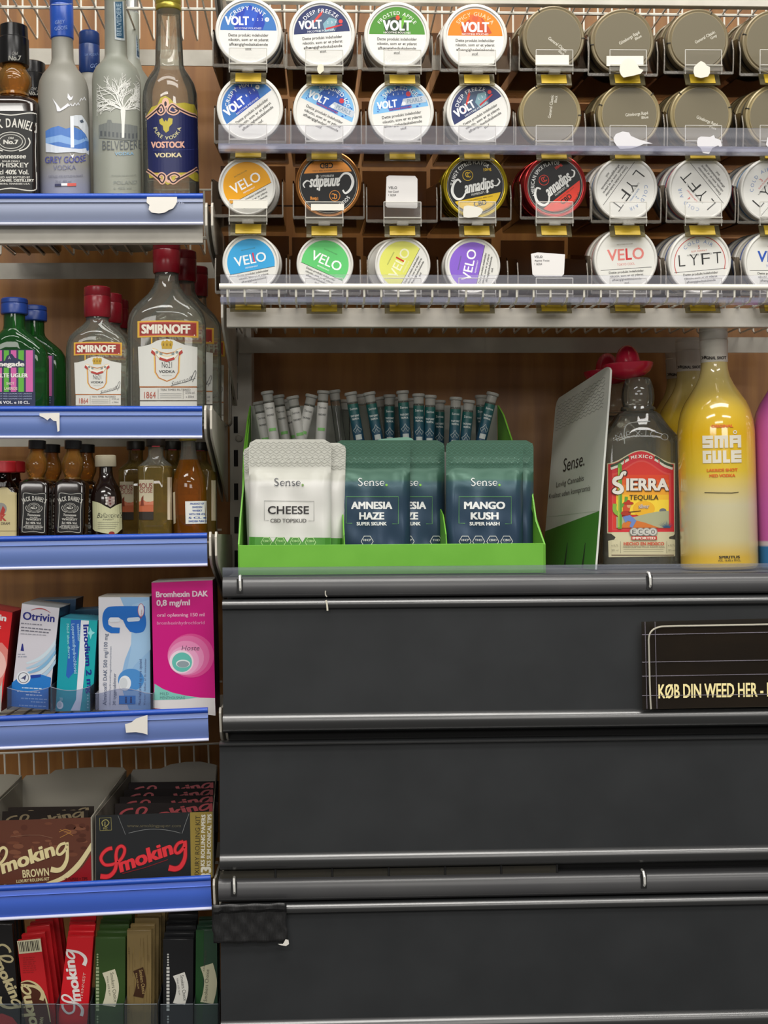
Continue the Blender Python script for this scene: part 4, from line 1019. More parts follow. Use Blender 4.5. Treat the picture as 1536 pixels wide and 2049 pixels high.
# ---- green liqueur flasks
zb = Z2(31)
def green_flask(cx, Yc, label, ox=0):
    Bt = Bottle('liqueur_bottle', label, cx, Yc, zb, 'green flasks on the second left shelf')
    k = 1.52 / Yc; Y = lambda v: 1024.5 + (v - 1024.5) * k
    Bt.part('cap', [(Y(598), 24 * k), (Y(600), 26 * k), (Y(607), 26.5 * k), (Y(609), 25.5 * k), (Y(611), 26.5 * k), (Y(628), 26.5 * k), (Y(630), 25 * k)], mat('1c3a82', .3), surf=False)
    Bt.part('body', [(Y(630), 21 * k), (Y(652), 21 * k), (Y(660), 23 * k, .9), (Y(668), 30 * k, .85, 2.2), (Y(678), 43 * k, .65, 2.5), (Y(690), 56 * k, .5, 3), (Y(702), 63 * k, .45, 3.2), (Y(718), 66 * k, .42, 3.4), (Y(900), 66 * k, .42, 3.4)], GL_GREEN, base=True)
    a = Art(); a.tf = lambda x, y: (cx + (x - 31) * k, Y(y))
    pk, gn, nv = 'c45a9c', '5aa838', '1e2748'
    a.rect(-30, 700, 70, 815, '2a3050', 1)
    for i, (xa, xb) in enumerate([(-26, -14), (-8, 4), (8, 18), (22, 33), (37, 48), (52, 66)]): a.rect(xa, 701, xb, 784, (gn, pk)[i % 2], 2)
    a.rect(-30, 784, 71, 815, nv, 3)
    a.poly([(-30, 726), (10, 722), (14, 712), (24, 708), (30, 716), (48, 722), (50, 735), (-30, 736)], nv, 3)
    a.T('Bornegade', 10, 733, 9, 78, 'e2ded8', b=.05, lay=5); a.T('Å', 19, 719, 5, 6, 'b8b4c4', lay=5)
    a.T('SMÅ SALTE UGLER', 10, 755, 7.5, 92, 'e2ded8', b=.05, lay=5)
    a.T('SHOT', 21, 770, 5, 16, 'd8c8c0', b=.02, lay=5); a.T('LAKRIDS', 22, 780, 5, 26, 'd8c8c0', b=.02, lay=5)
    for i in range(3): a.T('VODKASHOT MED SALMIAK OG LAKRIDS', 20, 789 + i * 5, 2.2, 88, '9aa4c4', b=.02, lay=5)
    a.T('16,4% VOL. e 10 CL.', 22, 808, 5.5, 76, 'dcdce4', b=.03, lay=5)
    Bt.print(a); return Bt
green_flask(31, 1.52, 'green glass flask with navy cap and pink striped label, front')
green_flask(70, 1.575, 'green glass flask with navy cap standing behind the front green flask')

# ---- clear vodka flasks with red cap
def smir_art(a):
    """drawn around the big bottle: banner centre 333"""
    rd, gd, wh = '8f2a22', 'd2a63c', 'cfcfc8'
    def arc(x, y): return y + (x - 333) ** 2 * .00055
    def band(x0, x1, y0, y1, c, l, n=14): a.poly([(x0 + (x1 - x0) * i / n, arc(x0 + (x1 - x0) * i / n, y0)) for i in range(n + 1)] + [(x1 - (x1 - x0) * i / n, arc(x1 - (x1 - x0) * i / n, y1)) for i in range(n + 1)], c, l)
    band(274, 396, 641, 674, gd, 2); band(278, 392, 644, 671, 'b5473a', 3); band(279, 391, 646, 669, rd, 4)
    a.T('SMIRNOFF', 331, 667, 17, 98, 'e2dccc', b=.055, lay=6)
    a.ell(388, 671, 1.2, 1.2, 'e2dccc', 6)
    a.rect(301, 675, 304, 690, gd, 1)
    a.poly([(275, 694), (284, 693), (300, 689), (312, 682), (320, 680), (333, 678), (346, 680), (354, 684), (368, 690), (394, 695), (393, 773), (278, 773)], wh, 2)
    a.ell(333, 689, 12, 7, gd, 3); a.poly([(322, 684), (326, 681), (329, 685), (333, 679), (337, 685), (340, 681), (345, 684), (343, 698), (323, 698)], 'b9972e', 4)
    for dx in (-7, 0, 7): a.ell(333 + dx, 690, 1.6, 3, '8a6a1e', 5)
    sh = [(307, 702), (333, 708), (360, 702), (358, 718), (357, 745), (350, 756), (333, 763), (316, 756), (309, 745), (308, 718)]
    a.stroke(sh, 2.6, 'd9b45c', 3, closed=True); a.stroke([(p_[0] + (333 - p_[0]) * .07, p_[1]) for p_ in sh], 1.2, 'a8443a', 4, closed=True)
    a.stroke([(303, 701), (312, 704), (320, 714), (333, 717), (346, 714), (354, 704), (364, 701)], 9, 'd9b45c', 4, sm=3); a.stroke([(303, 701), (312, 704), (320, 714), (333, 717), (346, 714), (354, 704), (364, 701)], 7, 'dedcd2', 5, sm=3)
    for dx in (-20, -12, 12, 20): a.ell(333 + dx, 708 - (abs(dx) > 15) * 3, 3, 3, '7f8a86', 6)
    a.stroke([(318, 717), (333, 722), (348, 717)], 5, 'a8342c', 6)
    for dx in (-1, 1): a.poly([(333 + dx * 30, 700), (333 + dx * 24, 705), (333 + dx * 24, 712), (333 + dx * 32, 706)], 'a8342c', 6)
    a.T('No21', 333, 736, 12, 20, '3f4042', b=-.01, lay=6); a.T('VODKA', 333, 746, 5, 32, '3f4042', b=.02, lay=6); a.T('TRIPLE DISTILLED', 333, 752, 1.8, 20, '9a9a94', lay=6)
    a.T('Smirnoff', 364, 766, 8, 48, '3a3a3e', b=-.015, sh=.6, rot=17, lay=6); a.stroke([(343, 771), (372, 764), (390, 757)], .8, '3a3a3e', 6); a.stroke([(381, 760), (389, 742), (391, 748), (384, 764)], .9, '3a3a3e', 6, sm=4)
    a.rect(278, 773.5, 393, 775.5, 'b56a30', 3)
    a.rect(279, 776, 393, 801, 'cac8c0', 2); a.rect(279, 801, 393, 802.2, '4a4038', 3); a.rect(279, 803, 393, 815, 'c6c6c0', 2)
    a.T('1864', 299, 797, 13, 23, 'a8503e', b=.0, lay=6); a.rect(315, 778, 315.8, 798, '8a8a84', 6); a.rect(365, 778, 365.8, 798, '8a8a84', 6)
    a.T('TEN TIMES FILTERED', 350, 782, 4, 60, '5a5a58', b=.0, lay=6)
    for i in range(3): a.rect(319, 787 + i * 4, 362, 788 + i * 4, 'a5a5a0', 6)
    a.T('37,5% vol', 379, 788, 4.5, 18, '6a6a6c', lay=6); a.T('e 350ml', 379, 796, 4.5, 16, '6a6a6c', lay=6)
RC = mat('7c1420', .25)
def flask(cx, Yc, y0, k, label, grp, zb, lab=True, bc=None):
    """k: scale against the big flask (cap top 484, body half width 76)"""
    Bt = Bottle('vodka_bottle', label, cx, Yc, zb, grp)
    Y = lambda v: y0 + (v - 484) * k
    Bt.part('cap', [(Y(484), 25 * k), (Y(486), 27 * k), (Y(500), 27.5 * k), (Y(502), 26.5 * k), (Y(504), 27.5 * k), (Y(545), 27 * k), (Y(548), 25.5 * k)], RC, surf=False)
    o = Bt.part('body', [(Y(548), 23 * k), (Y(566), 24 * k), (Y(578), 29 * k, .9, 2.1), (Y(590), 38 * k, .75, 2.3), (Y(604), 53 * k, .6, 2.6), (Y(618), 66 * k, .54, 3), (Y(632), 74 * k, .5, 3.2), (Y(648), 77 * k, .48, 3.4), (Y(800), 77 * k, .48, 3.4), (Y(900), 76 * k, .48, 3.4)], GL_CLEAR, base=True, seg=56)
    if lab:
        a = Art(); lx = bc if bc is not None else cx
        a.tf = lambda x, y: (lx + (x - 335) * k, Y(y))
        smir_art(a); Bt.print(a)
    return Bt
zb = Z2(335)
flask(336, 1.525, 484, 1.0, 'large clear flask with dark red cap, foremost of the big ones', 'large clear flasks', zb)
flask(369, 1.585, 503, .965, 'large clear flask with dark red cap, second of its row', 'large clear flasks', zb, bc=369)
flask(393, 1.650, 535, .93, 'large clear flask with dark red cap, hindmost of its row', 'large clear flasks', zb, bc=393)
zb = Z2(197)
k = .79
def small_flask(cx, Yc, y0, kk, label, lx):
    Bt = Bottle('vodka_bottle', label, cx, Yc, zb, 'small clear flasks'); Y = lambda v: y0 + (v - 575) * kk
    Bt.part('cap', [(Y(575), 24 * kk), (Y(577), 26 * kk), (Y(592), 26.5 * kk), (Y(594), 25.5 * kk), (Y(596), 26.5 * kk), (Y(633), 26 * kk), (Y(636), 24.5 * kk)], RC, surf=False)
    Bt.part('body', [(Y(636), 22 * kk), (Y(643), 22 * kk), (Y(652), 30 * kk, .8, 2.3), (Y(662), 43 * kk, .65, 2.6), (Y(674), 54 * kk, .55, 3), (Y(686), 59 * kk, .5, 3.2), (Y(700), 61 * kk, .48, 3.4), (Y(900), 61 * kk, .48, 3.4)], GL_CLEAR, base=True, seg=56)
    a = Art(); a.tf = lambda x, y: (lx + (x - 335) * k * kk, y0 + (684 - 575) * kk + (y - 641) * k * kk)
    smir_art(a); Bt.print(a)
small_flask(197, 1.52, 575, 1.0, 'small clear flask with dark red cap, foremost of three', 196)
small_flask(221, 1.568, 589, .97, 'small clear flask with dark red cap, second of three', 221)
small_flask(235, 1.616, 601, .94, 'small clear flask with dark red cap, hindmost of three', 235)

# ---- miniatures on the third shelf
g3 = 'miniature bottles on the third left shelf'
def red_cap(cx, Yc, label):
    Bt = Bottle('miniature_bottle', label, cx, Yc, Z3(cx), g3)
    Bt.part('cap', [(923, 22), (925, 24), (944, 24.5), (946, 23)], mat('a81c24', .35), surf=False)
    Bt.part('neck', [(946, 14), (958, 15), (966, 20), (974, 26)], GL_BROWN, surf=False)
    Bt.part('body', [(970, 18), (974, 24, .8, 3), (980, 28, .7, 4), (990, 29, .7, 5), (1080, 29, .7, 5)], DKB, base=True)
    a = Art(); X = cx
    a.poly([(X - 28, 986), (X - 14, 984), (X - 8, 976), (X, 974), (X + 8, 976), (X + 14, 984), (X + 26, 986), (X + 26, 1074), (X - 28, 1074)], 'c7b98a', 2)
    a.ell(X - 6, 1018, 12, 12, '8c8a84', 3); a.poly([(X - 8, 1028), (X - 2, 1012), (X + 3, 1020), (X - 1, 1032)], 'a8342c', 4)
    a.T('DANSK', X + 5, 1042, 13, 62, 'b03a34', b=.05, lay=4, al='r'); a.T('BITTER DRAM', X - 8, 1050, 5, 40, '4a4038', b=.02, lay=4); a.rect(X - 28, 1062, X + 26, 1063, '8a7a50', 3)
    Bt.print(a, cell=5); return Bt
red_cap(8, 1.50, 'miniature bottle with red cap and cream label at the left edge')
red_cap(26, 1.56, 'miniature bottle with red cap hidden behind the cream labelled one')
def mini_jd(cx, Yc, y0, label, lean=.03, sc=1.):
    Bt = Bottle('miniature_bottle', label, cx, Yc, Z3(cx), g3, lean=lean); y = lambda v: y0 + v * sc
    Bt.part('cap', [(y(0), 15.5 * sc), (y(1), 17 * sc), (y(17), 17 * sc), (y(18), 16 * sc)], mat('101012', .3), surf=False)
    Bt.part('neck', [(y(18), 13 * sc), (y(26), 14 * sc), (y(36), 19 * sc), (y(48), 21.5 * sc), (y(58), 21 * sc), (y(68), 17 * sc), (y(74), 15 * sc), (y(80), 20 * sc)], GL_AMBER, surf=False)
    Bt.part('body', [(y(76), 15 * sc), (y(80), 24 * sc, 1, 4), (y(85), 29 * sc, 1, 7), (y(92), 30 * sc, 1, 9), (y(200), 30 * sc, 1, 9)], DKB, base=True, seg=64)
    a = Art(); jd_label(a, cx - 3 * sc, y(104), 50 * sc, 82 * sc, False); Bt.print(a, cell=5)
    return Bt
mini_jd(69, 1.505, 881, 'square miniature whiskey bottle with black cap, left of the front pair')
mini_jd(141, 1.505, 881, 'square miniature whiskey bottle with black cap, right of the front pair')
mini_jd(99, 1.590, 889, 'square miniature whiskey bottle behind the left one of the pair', sc=.95)
mini_jd(168, 1.590, 889, 'square miniature whiskey bottle behind the right one of the pair', sc=.95)
# cream cap, shield shaped label
Bt = Bottle('miniature_bottle', 'round miniature bottle with cream cap and pointed pale green label', 214, 1.505, Z3(214), g3, lean=-.015)
Bt.part('cap', [(911, 18), (912, 20.5), (932, 21), (934, 20)], mat('bdb49a', .45), surf=False)
Bt.part('body', [(934, 13), (945, 13.5), (955, 15), (966, 20), (976, 26), (988, 29.5), (1000, 31), (1080, 31)], DKB, base=True)
a = Art()
a.poly([(186, 1002), (200, 1006), (212, 1013), (222, 1018), (234, 1011), (246, 1007), (246, 1058), (236, 1067), (226, 1070), (205, 1066), (190, 1062), (186, 1058)], 'c3c39c', 2)
a.poly([(212, 994), (231, 994), (231, 1008), (222, 1015), (213, 1008)], '9a8a84', 3)
for i in range(8): a.ell(214 + (i % 3) * 7 + (i % 2), 996 + (i // 3) * 6, 2.2, 2.2, ('d0ccc4', '6a3a38', 'b8a8a0')[i % 3], 4)
a.T("Ballantine's", 221, 1036, 10, 52, '3a3a36', b=-.01, sh=.35, lay=4); a.T('FINEST', 218, 1041, 3, 22, '6a6a5c', lay=4)
for i in range(4): a.rect(196, 1045 + i * 4, 240 - i * 3, 1045.9 + i * 4, '8d8d78', 4)
a.ell(224, 1068, 6, 4.5, '8c2a28', 4); Bt.print(a, cell=5)
# bird whisky miniatures
def grouse(cx, Yc, k, y0, label, front):
    Bt = Bottle('miniature_bottle', label, cx, Yc, Z3(cx), g3); y = lambda v: y0 + (v - 876) * k
    Bt.part('cap', [(y(875), 18 * k), (y(877), 19 * k), (y(892), 19 * k), (y(894), 17 * k)], mat('18120f', .35), surf=False)
    Bt.part('neck', [(y(894), 15 * k), (y(912), 15 * k), (y(920), 19 * k), (y(928), 29 * k, 1, 2.6), (y(933), 33 * k, 1, 4)], GL_CLEAR if front else GL_OLIVE, surf=False)
    Bt.part('body', [(y(932), 32 * k, 1, 3.5), (y(936), 34 * k, 1, 5), (y(1100), 34.5 * k, 1, 5)], GL_OLIVE, base=True, seg=56)
    a = Art(); X = cx
    L, R_ = (X - 34 * k, X - 5 * k)
    a.rect(L, y(960), R_, y(1024), 'c9bfa2', 2); a.rect(L, y(1004), R_, y(1024), 'b8603c', 3); a.poly([(L, y(1004)), (L + 8, y(1000)), (L + 18, y(1006)), (R_, y(1002)), (R_, y(1010)), (L, y(1010))], 'c9785a', 4)
    a.T('FAMOUS', R_ - 2, y(977), 10 * k, 44 * k, '8c3a34', b=.01, lay=5, al='r'); a.T('GROUSE', R_ - 2, y(986), 8 * k, 40 * k, '8c3a34', b=.0, lay=5, al='r')
    a.poly([(L + 3, y(1012)), (L + 5, y(996)), (L + 9, y(991)), (L + 9, y(1000)), (L + 10, y(1012))], '7a3420', 5)
    a.rect(L, y(1024), R_, y(1040), '2c241c', 2)
    a.rect(X + 23 * k, y(955), X + 34 * k, y(1040), 'cdbfa6', 2); a.stroke([(X - 8, y(893)), (X + 8, y(893))], 1.4, 'a8343c', 2)
    Bt.print(a, cell=5, clipx=(X - 34.2 * k, X + 34.2 * k))
grouse(312, 1.51, 1., 876, 'olive glass miniature with black cap and bird label left of the amber one', True)
grouse(272, 1.59, .95, 884, 'dark miniature with bird label standing in the back row', False)
grouse(345, 1.60, .95, 884, 'dark miniature hidden between the olive and amber ones', False)
grouse(401, 1.59, .95, 886, 'olive miniature peeking out behind the amber one', False)
Bt = Bottle('miniature_bottle', 'amber miniature with gold cap and white pharmacy style sticker', 381, 1.505, Z3(381), g3, lean=-.02)
Bt.part('cap', [(871, 16), (873, 18), (879, 18), (882, 16)], mat('b8a038', .3, .5), surf=False)
Bt.part('neck', [(882, 14), (900, 14.5), (915, 17), (925, 20)], GL_CLEAR, surf=False)
Bt.part('body', [(920, 19), (928, 21), (940, 26), (955, 31), (970, 33.5), (985, 34), (1100, 34)], GL_ORANGE, base=True)
a = Art(); a.rect(372, 1003, 414.5, 1048, 'dfe0da', 2)
for i, (t_, w_) in enumerate([('PRODUCT OF', 28), ('SWEDEN', 20), ('WHISKY', 20), ('WITH 35% VOL', 34), ('5 CL e', 36), ('SWEDISH PUNCH', 36)]): a.T(t_, 396, 1010 + i * 7, 3.6, w_, '3f5a9a', b=.05, lay=3)
a.poly([(347.5, 985), (352, 983), (352, 1046), (347.5, 1048)], 'cfc4a8', 2); Bt.print(a, cell=5)

# ================================================================ right bay bottles
ZD = ZR + .001
g4 = 'bottles on the cabinet top'
def tequila(cx, Yc, label, k=1., lab=True):
    Bt = Bottle('tequila_bottle', label, cx, Yc, ZD, g4); y = lambda v: 1024.5 + (v - 1024.5) * k
    hx = MB(); zz = lambda v: W(cx, y(v), Yc).z - ZD; s_ = S(Yc) * k
    P = [(zz(758), 16 * s_), (zz(752), 34 * s_), (zz(745), 44 * s_), (zz(735), 50 * s_), (zz(728), 51 * s_), (zz(727), 49.5 * s_), (zz(734), 42 * s_), (zz(738), 32 * s_), (zz(734), 27 * s_), (zz(722), 25.5 * s_), (zz(708), 22 * s_), (zz(698), 16 * s_), (zz(692), 9 * s_), (zz(690.5), 3 * s_)]
    hx.lathe(P, 44); o = hx.build('hat_cap', mat('c01c3c', .25, Coat_Weight=.3), Bt.root, label='red hat shaped cap with wide brim'); o.rotation_euler = (0, -.05, 0)
    Bt.part('neck', [(y(757), 24 * k), (y(764), 27 * k), (y(778), 31.5 * k), (y(795), 33 * k), (y(806), 32 * k), (y(813), 30 * k), (y(815), 34 * k), (y(820), 35 * k), (y(823), 33 * k), (y(827), 40 * k)], GL_CLEAR, surf=False)
    Bt.part('body', [(y(824), 36 * k, .9, 2.2), (y(830), 44 * k, .9, 2.4), (y(842), 52 * k, .8, 2.6), (y(856), 62 * k, .72, 3), (y(868), 72 * k, .66, 3.6), (y(877), 78 * k, .62, 4.5), (y(886), 80 * k, .6, 6), (y(1100), 78 * k, .6, 6), (y(1300), 78 * k, .6, 6)], GL_CLEAR, base=True, seg=64)
    if lab: 
        a = Art(); rd = 'cf3038'
        def top(y0, x0, x1, n=20):
            return [(x0 + (x1 - x0) * i / n, y0 + 26 * (.5 - .5 * cos(2 * PI * (i / n - .5))) ) for i in range(n + 1)]
        a.poly([(1214, 1067)] + [(x, yy) for x, yy in top(901, 1214, 1350)] + [(1349, 1064), (1349, 1069), (1346, 1072), (1338, 1074), (1338, 1078), (1350, 1080), (1350, 1113), (1217, 1115), (1216, 1082), (1228, 1080), (1231, 1075), (1222, 1068)], 'cfc9a6', 2)
        a.poly([(1216, 1065)] + top(903, 1216, 1347) + [(1348, 1064)], rd, 3)
        a.poly([(1224, 1060)] + top(921, 1224, 1341) + [(1341, 1058)], 'd8504a', 4)
        a.poly([(1226, 1058)] + top(924, 1227, 1338) + [(1338, 1056)], 'd8382e', 5)
        for i, c in enumerate(['de4a28', 'e4602a', 'e8822c', 'eca42e', 'f0bc30', 'f2cc38']): a.rect(1232, 950 + i * 10, 1337, 962 + i * 10, c, 6 + i)
        a.rect(1232, 1000, 1337, 1030, 'f2d03c', 12); a.ell(1287, 1018, 22, 16, 'e8b028', 13)
        a.poly([(1232, 1034), (1262, 1036), (1292, 1028), (1312, 1024), (1337, 1022), (1337, 1056), (1232, 1056)], 'a8ab88', 14)
        a.poly([(1266, 1040), (1290, 1046), (1318, 1056), (1240, 1056), (1246, 1046)], 'cf7430', 15); a.ell(1325, 1022, 7, 5, '6c7278', 13)
        for dx in range(-5, 6): a.poly([(1332 + dx, 1056), (1331 + dx * 3.2, 1040 + abs(dx) * 1.6), (1334 + dx, 1056)], '2f567c', 16)
        gr = '5f9a38'
        a.stroke([(1239, 934), (1239.5, 980), (1239, 1058)], 8, gr, 17); a.ell(1239, 932, 4, 5, gr, 17); a.stroke([(1239, 1014), (1250, 1006), (1252, 994)], 6, gr, 17, sm=4); a.stroke([(1238, 1030), (1229, 1022), (1229, 1008)], 8, '86b040', 17, sm=4)
        a.stroke([(1237, 936), (1237, 1055)], 1.6, 'b8c84a', 18)
        # seated guitar player, small generic figure
        a.poly([(1245, 1034), (1258, 1030), (1266, 1036), (1272, 1042), (1264, 1056), (1258, 1054), (1262, 1044), (1254, 1042), (1250, 1046)], '6a86c4', 18)
        a.ell(1252, 1018, 7, 10, 'c84a2c', 18); a.ell(1251, 1027, 10, 5, 'a8341e', 19); a.stroke([(1256, 1025), (1281, 1022)], 1.6, '4a2c18', 19)
        a.ell(1257, 1012, 4, 4.5, 'd8a070', 19); a.ell(1256, 1007, 10.5, 3.2, 'b4341e', 20); a.ell(1256, 1004, 4, 3.6, 'b4341e', 20)
        # flag ribbon and words
        for sg in (-1, 1):
            P0 = [(1283 + sg * 26, 917), (1283 + sg * 36, 923), (1283 + sg * 46, 930), (1283 + sg * 62, 936)]
            for o_, c in ((-3, '3a4a34'), (2, 'dcd8c8')): a.stroke([(p_[0], p_[1] + o_) for p_ in P0], 5, c, 7, sm=3)
            a.stroke([(1283 + sg * 34, 919), (1283 + sg * 35, 929)], 2, rd, 8)
        a.arcT('MEXICO', 1283, 986, 70, 6, 'e6e0d4', b=.05, lay=8, sp=1.6)
        a.T('IERRA', 1295, 982, 23, 85, '4a2a20', b=.07, lay=21); a.T('IERRA', 1294, 981, 23, 85, 'e6e2d8', b=.045, lay=22)
        S_ = [(1248, 951), (1250, 945), (1244, 947), (1240, 955), (1230, 958), (1228, 966), (1240, 973), (1243, 981), (1236, 986), (1226, 983), (1231, 977)]
        a.stroke(S_, [9, 9, 9, 9], '4a2a20', 21, sm=5); a.stroke(S_, [3, 5, 8, 8, 7, 4], 'e6e2d8', 22, sm=5)
        a.T('TEQUILA', 1287, 1000, 9.5, 58, '2c2820', b=.01, lay=21, sh=.05)
        a.T('silver', 1287, 1017, 8, 22, 'd8d0c8', b=.05, lay=21); a.T('silver', 1287, 1017, 8, 22, '8c7a6c', b=-.005, lay=22)
        for i, x in enumerate((1267, 1280, 1292, 1305)): a.ell(x, 1064, 9, 8.5, '8a8a84', 21); a.ell(x, 1064, 7.4, 7, 'c9c8c0', 22); a.T('ECCO'[i], x, 1068, 8, 7.5, '6a6a68', b=.03, lay=23)
        a.rect(1262, 1073, 1313, 1080, 'c23a34', 21); a.T('IMPORTED', 1287, 1079, 4.8, 46, 'e6d8c8', b=.06, lay=22)
        a.T('HECHO EN MEXICO', 1287, 1091, 6.2, 81, 'c45038', b=.045, lay=21); a.T('HANDCRAFTED FROM AGAVE AZUL', 1287, 1096, 2.6, 84, '7a7460', b=.02, lay=21)
        for i in range(2): a.rect(1246, 1099 + i * 4, 1326, 1099.7 + i * 4, '9c967c', 21)
        a.rect(1240, 1083, 1240.6, 1107, '6a6450', 21); a.rect(1332, 1083, 1332.6, 1107, '6a6450', 21)
        for xx in (1222, 1335): a.T('e 0,7L', xx, 1093, 4, 14, '8a846c', al='l', lay=21); a.T('38% vol', xx, 1103, 4, 14, '8a846c', al='l', lay=21)
        a.rect(1222, 1110, 1347, 1111.5, '4a2a20', 21)
        Bt.print(a, cell=12)
        e = Art(); e.arcT('MEXICO', 1284, 1010, 136, 14, '9fa098', sp=3, b=-.02, lay=1, xs=1.1)
        e.stroke([(1249, 888), (1249, 858), (1262, 846), (1300, 843)], 2, '9fa098', 1, sm=3); Bt.print(e, 'embossed_lettering', extra=.0001, rough=.2)
    return Bt
tequila(1277, 1.575, 'clear tequila bottle with red hat cap and sunset label')
tequila(1236, 1.655, 'second red hatted tequila bottle mostly hidden behind the first', k=.952, lab=False)
def shot(cx, Yc, label, stops, txt, lean=0, tcol='ded8c4', lab=True):
    k = 1.53 / Yc; zb = ZD; y = lambda v: 1024.5 + (v - 1024.5) * k
    Bt = Bottle('liqueur_bottle', label, cx, Yc, zb, g4, lean=lean)
    h = W(cx, y(656), Yc).z - zb
    wcap = mat('c9c5ba', .35)
    Bt.part('cap', [(y(655), 26 * k), (y(657), 28 * k), (y(662), 28.5 * k), (y(664), 27.5 * k), (y(666), 28.5 * k), (y(678), 28 * k), (y(680), 27 * k), (y(682), 28.5 * k), (y(688), 28.5 * k), (y(690), 28 * k), (y(724), 27.5 * k), (y(726), 26.5 * k)], wcap)
    Bt.part('body', [(y(726), 26.5 * k), (y(740), 27.5 * k), (y(755), 31 * k), (y(770), 38 * k), (y(788), 50 * k), (y(806), 62 * k), (y(824), 70 * k), (y(842), 74.5 * k), (y(865), 77 * k), (y(1300), 77.5 * k)],
            ramp_z('printed_glass', stops, .10, 0, h, Coat_Weight=.6), base=True, seg=56)
    a = Art(); a.tf = lambda x, yy: (cx + (x - 1442) * k, y(yy))
    a.arcT('SHOT ORIGINAL', 1436, 712 - 260 + 14, 260, 7, '2a2420', mid=270, flip=True, b=.03, lay=2, sp=1.2) if False else a.T('SHOT ORIGINAL SHOT', 1428, 719, 6, 74, '2a2420', b=.04, lay=2)
    if lab:
        gx = 1454
        a.T('ORIGINAL', gx, 855, 5.5, 44, 'd2661e' if tcol != 'x' else 'e8e0e8', b=.06, lay=2)
        wt = 'dcd6c4'
        def seg7(x, yb, w_, h_, strokes, t_=6.5):
            for (xa, ya, xb, yb_) in strokes:
                a.rect(x + xa * w_ - (t_ / 2 if xa == xb else t_ / 2), yb - ya * h_ - t_ / 2, x + xb * w_ + t_ / 2, yb - yb_ * h_ + t_ / 2, wt, 2) if True else None
        def seg(x, y0, w_, h_, kinds):
            t_ = 7
            T_ = {'t': (0, 0, w_, t_), 'm': (0, (h_ - t_) / 2, w_, (h_ + t_) / 2), 'b': (0, h_ - t_, w_, h_), 'l': (0, 0, t_, h_), 'r': (w_ - t_, 0, w_, h_), 'ul': (0, 0, t_, h_ / 2 + t_ / 2), 'lr': (w_ - t_, h_ / 2 - t_ / 2, w_, h_), 'c': (w_ / 2 - t_ / 2, 0, w_ / 2 + t_ / 2, h_)}
            for q in kinds:
                xa, ya, xb, yb = T_[q]; a.rect(x + xa, y0 + ya, x + xb, y0 + yb, wt, 2)
        seg(1413, 871, 22, 25, ['t', 'm', 'b', 'ul', 'lr']); seg(1438, 871, 27, 25, ['t', 'l', 'c', 'r']); seg(1468, 871, 23, 25, ['t', 'l', 'r', 'm'])
        a.ring(1479, 865, 3, 1.8, wt, 2)
        seg(1413, 901, 18, 25, ['t', 'l', 'b', 'lr']); seg(1433, 901, 18, 25, ['l', 'b', 'r']); seg(1454, 901, 14, 25, ['l', 'b']); seg(1470, 901, 21, 25, ['l', 't', 'm', 'b'])
        a.T(txt[0], gx - 2, 943, 5.5, 62, 'd2661e', b=.05, lay=2); a.T(txt[1], gx - 2, 954, 5.5, 52, 'd2661e', b=.05, lay=2)
        a.stroke([(1415, 984.5), (1440, 985.5), (1470, 986.5), (1484, 985)], 1.4, '3a3020', 2)
        a.T('SPIRITUS', 1463, 1117, 5, 42, '3a3428', b=.04, lay=2); a.T('VOL. 16,4% e 70 CL.', 1463, 1123, 4, 46, '6a5c34', b=.02, lay=2)
    Bt.print(a, cell=7); return Bt
YEL = [(0, 'd0ac3c'), (.05, 'c9a744'), (.12, 'c2b88c'), (.26, 'c4bc98'), (.40, 'd6b838'), (.55, 'd8ac10'), (.66, 'd2b23c'), (.76, 'c4b068'), (.9, 'b5a878'), (1, 'b5a878')]
shot(1438, 1.53, 'yellow printed liqueur bottle with white cap, foremost of its row', YEL, ('LAKRIDS SHOT', 'MED VODKA'), lean=-.02)
shot(1388, 1.628, 'yellow printed liqueur bottle second in its row', YEL, ('LAKRIDS SHOT', 'MED VODKA'), lean=-.02)
shot(1366, 1.716, 'yellow printed liqueur bottle hindmost and mostly hidden', YEL, ('LAKRIDS SHOT', 'MED VODKA'), lean=-.02)
PNK = [(0, '1f6fae'), (.095, '1f6fae'), (.10, 'c2b8c0'), (.115, 'c2b8c0'), (.12, 'bc56a4'), (.7, 'c05aa8'), (.9, 'b060a0'), (1, 'b060a0')]
shot(1592, 1.53, 'pink printed liqueur bottle cut by the right frame edge', PNK, ('SHOT', 'MED VODKA'), tcol='x', lean=-.03)

# ================================================================ green display box with pouches and tubes
GREEN = noisy('green_card', '#62a62c', '#68ac32', (1, 1, 1), 30, .5)
INNER = mat('8f918a', .7)
o = W(478, 1150, 1.462); ZD = ZR + .0005
o = Vector((o.x, 1.462, ZD))
db = empty('display_box', o, 'bright green cardboard display box holding pouches and tubes', 'box')
def L_(x, y, Y): return W(x, y, Y) - o
def sheet(name, P, off, m, parent=db, label=None, bevel=0): return MB().prism([Vector(p_) for p_ in P], off, ).build(name, m, parent, label=label, bevel=bevel)
zf = W(780, 1089, 1.462).z - ZD
xr = W(1088, 1120, 1.462).x - o.x
sheet('front_panel', [(0, 0, 0), (xr, 0, 0), (xr, 0, zf), (0, 0, zf)], (0, .002, 0), GREEN, bevel=.0004)
def floor_z(P): return [(q.x, q.y, 0) for q in P]
def side(pts, off, nm='side_panel'):
    P = [L_(*q) for q in pts]; f_, b_ = P[0], P[-1]
    P = [Vector((f_.x, f_.y, 0))] + P + [Vector((b_.x, b_.y, 0))]
    sheet(nm, P, off, GREEN)
side([(479, 1089, 1.464), (482, 1040, 1.485), (487, 985, 1.50), (489, 905, 1.555), (497, 838, 1.60), (502, 812, 1.625)], (-.0016, 0, 0))
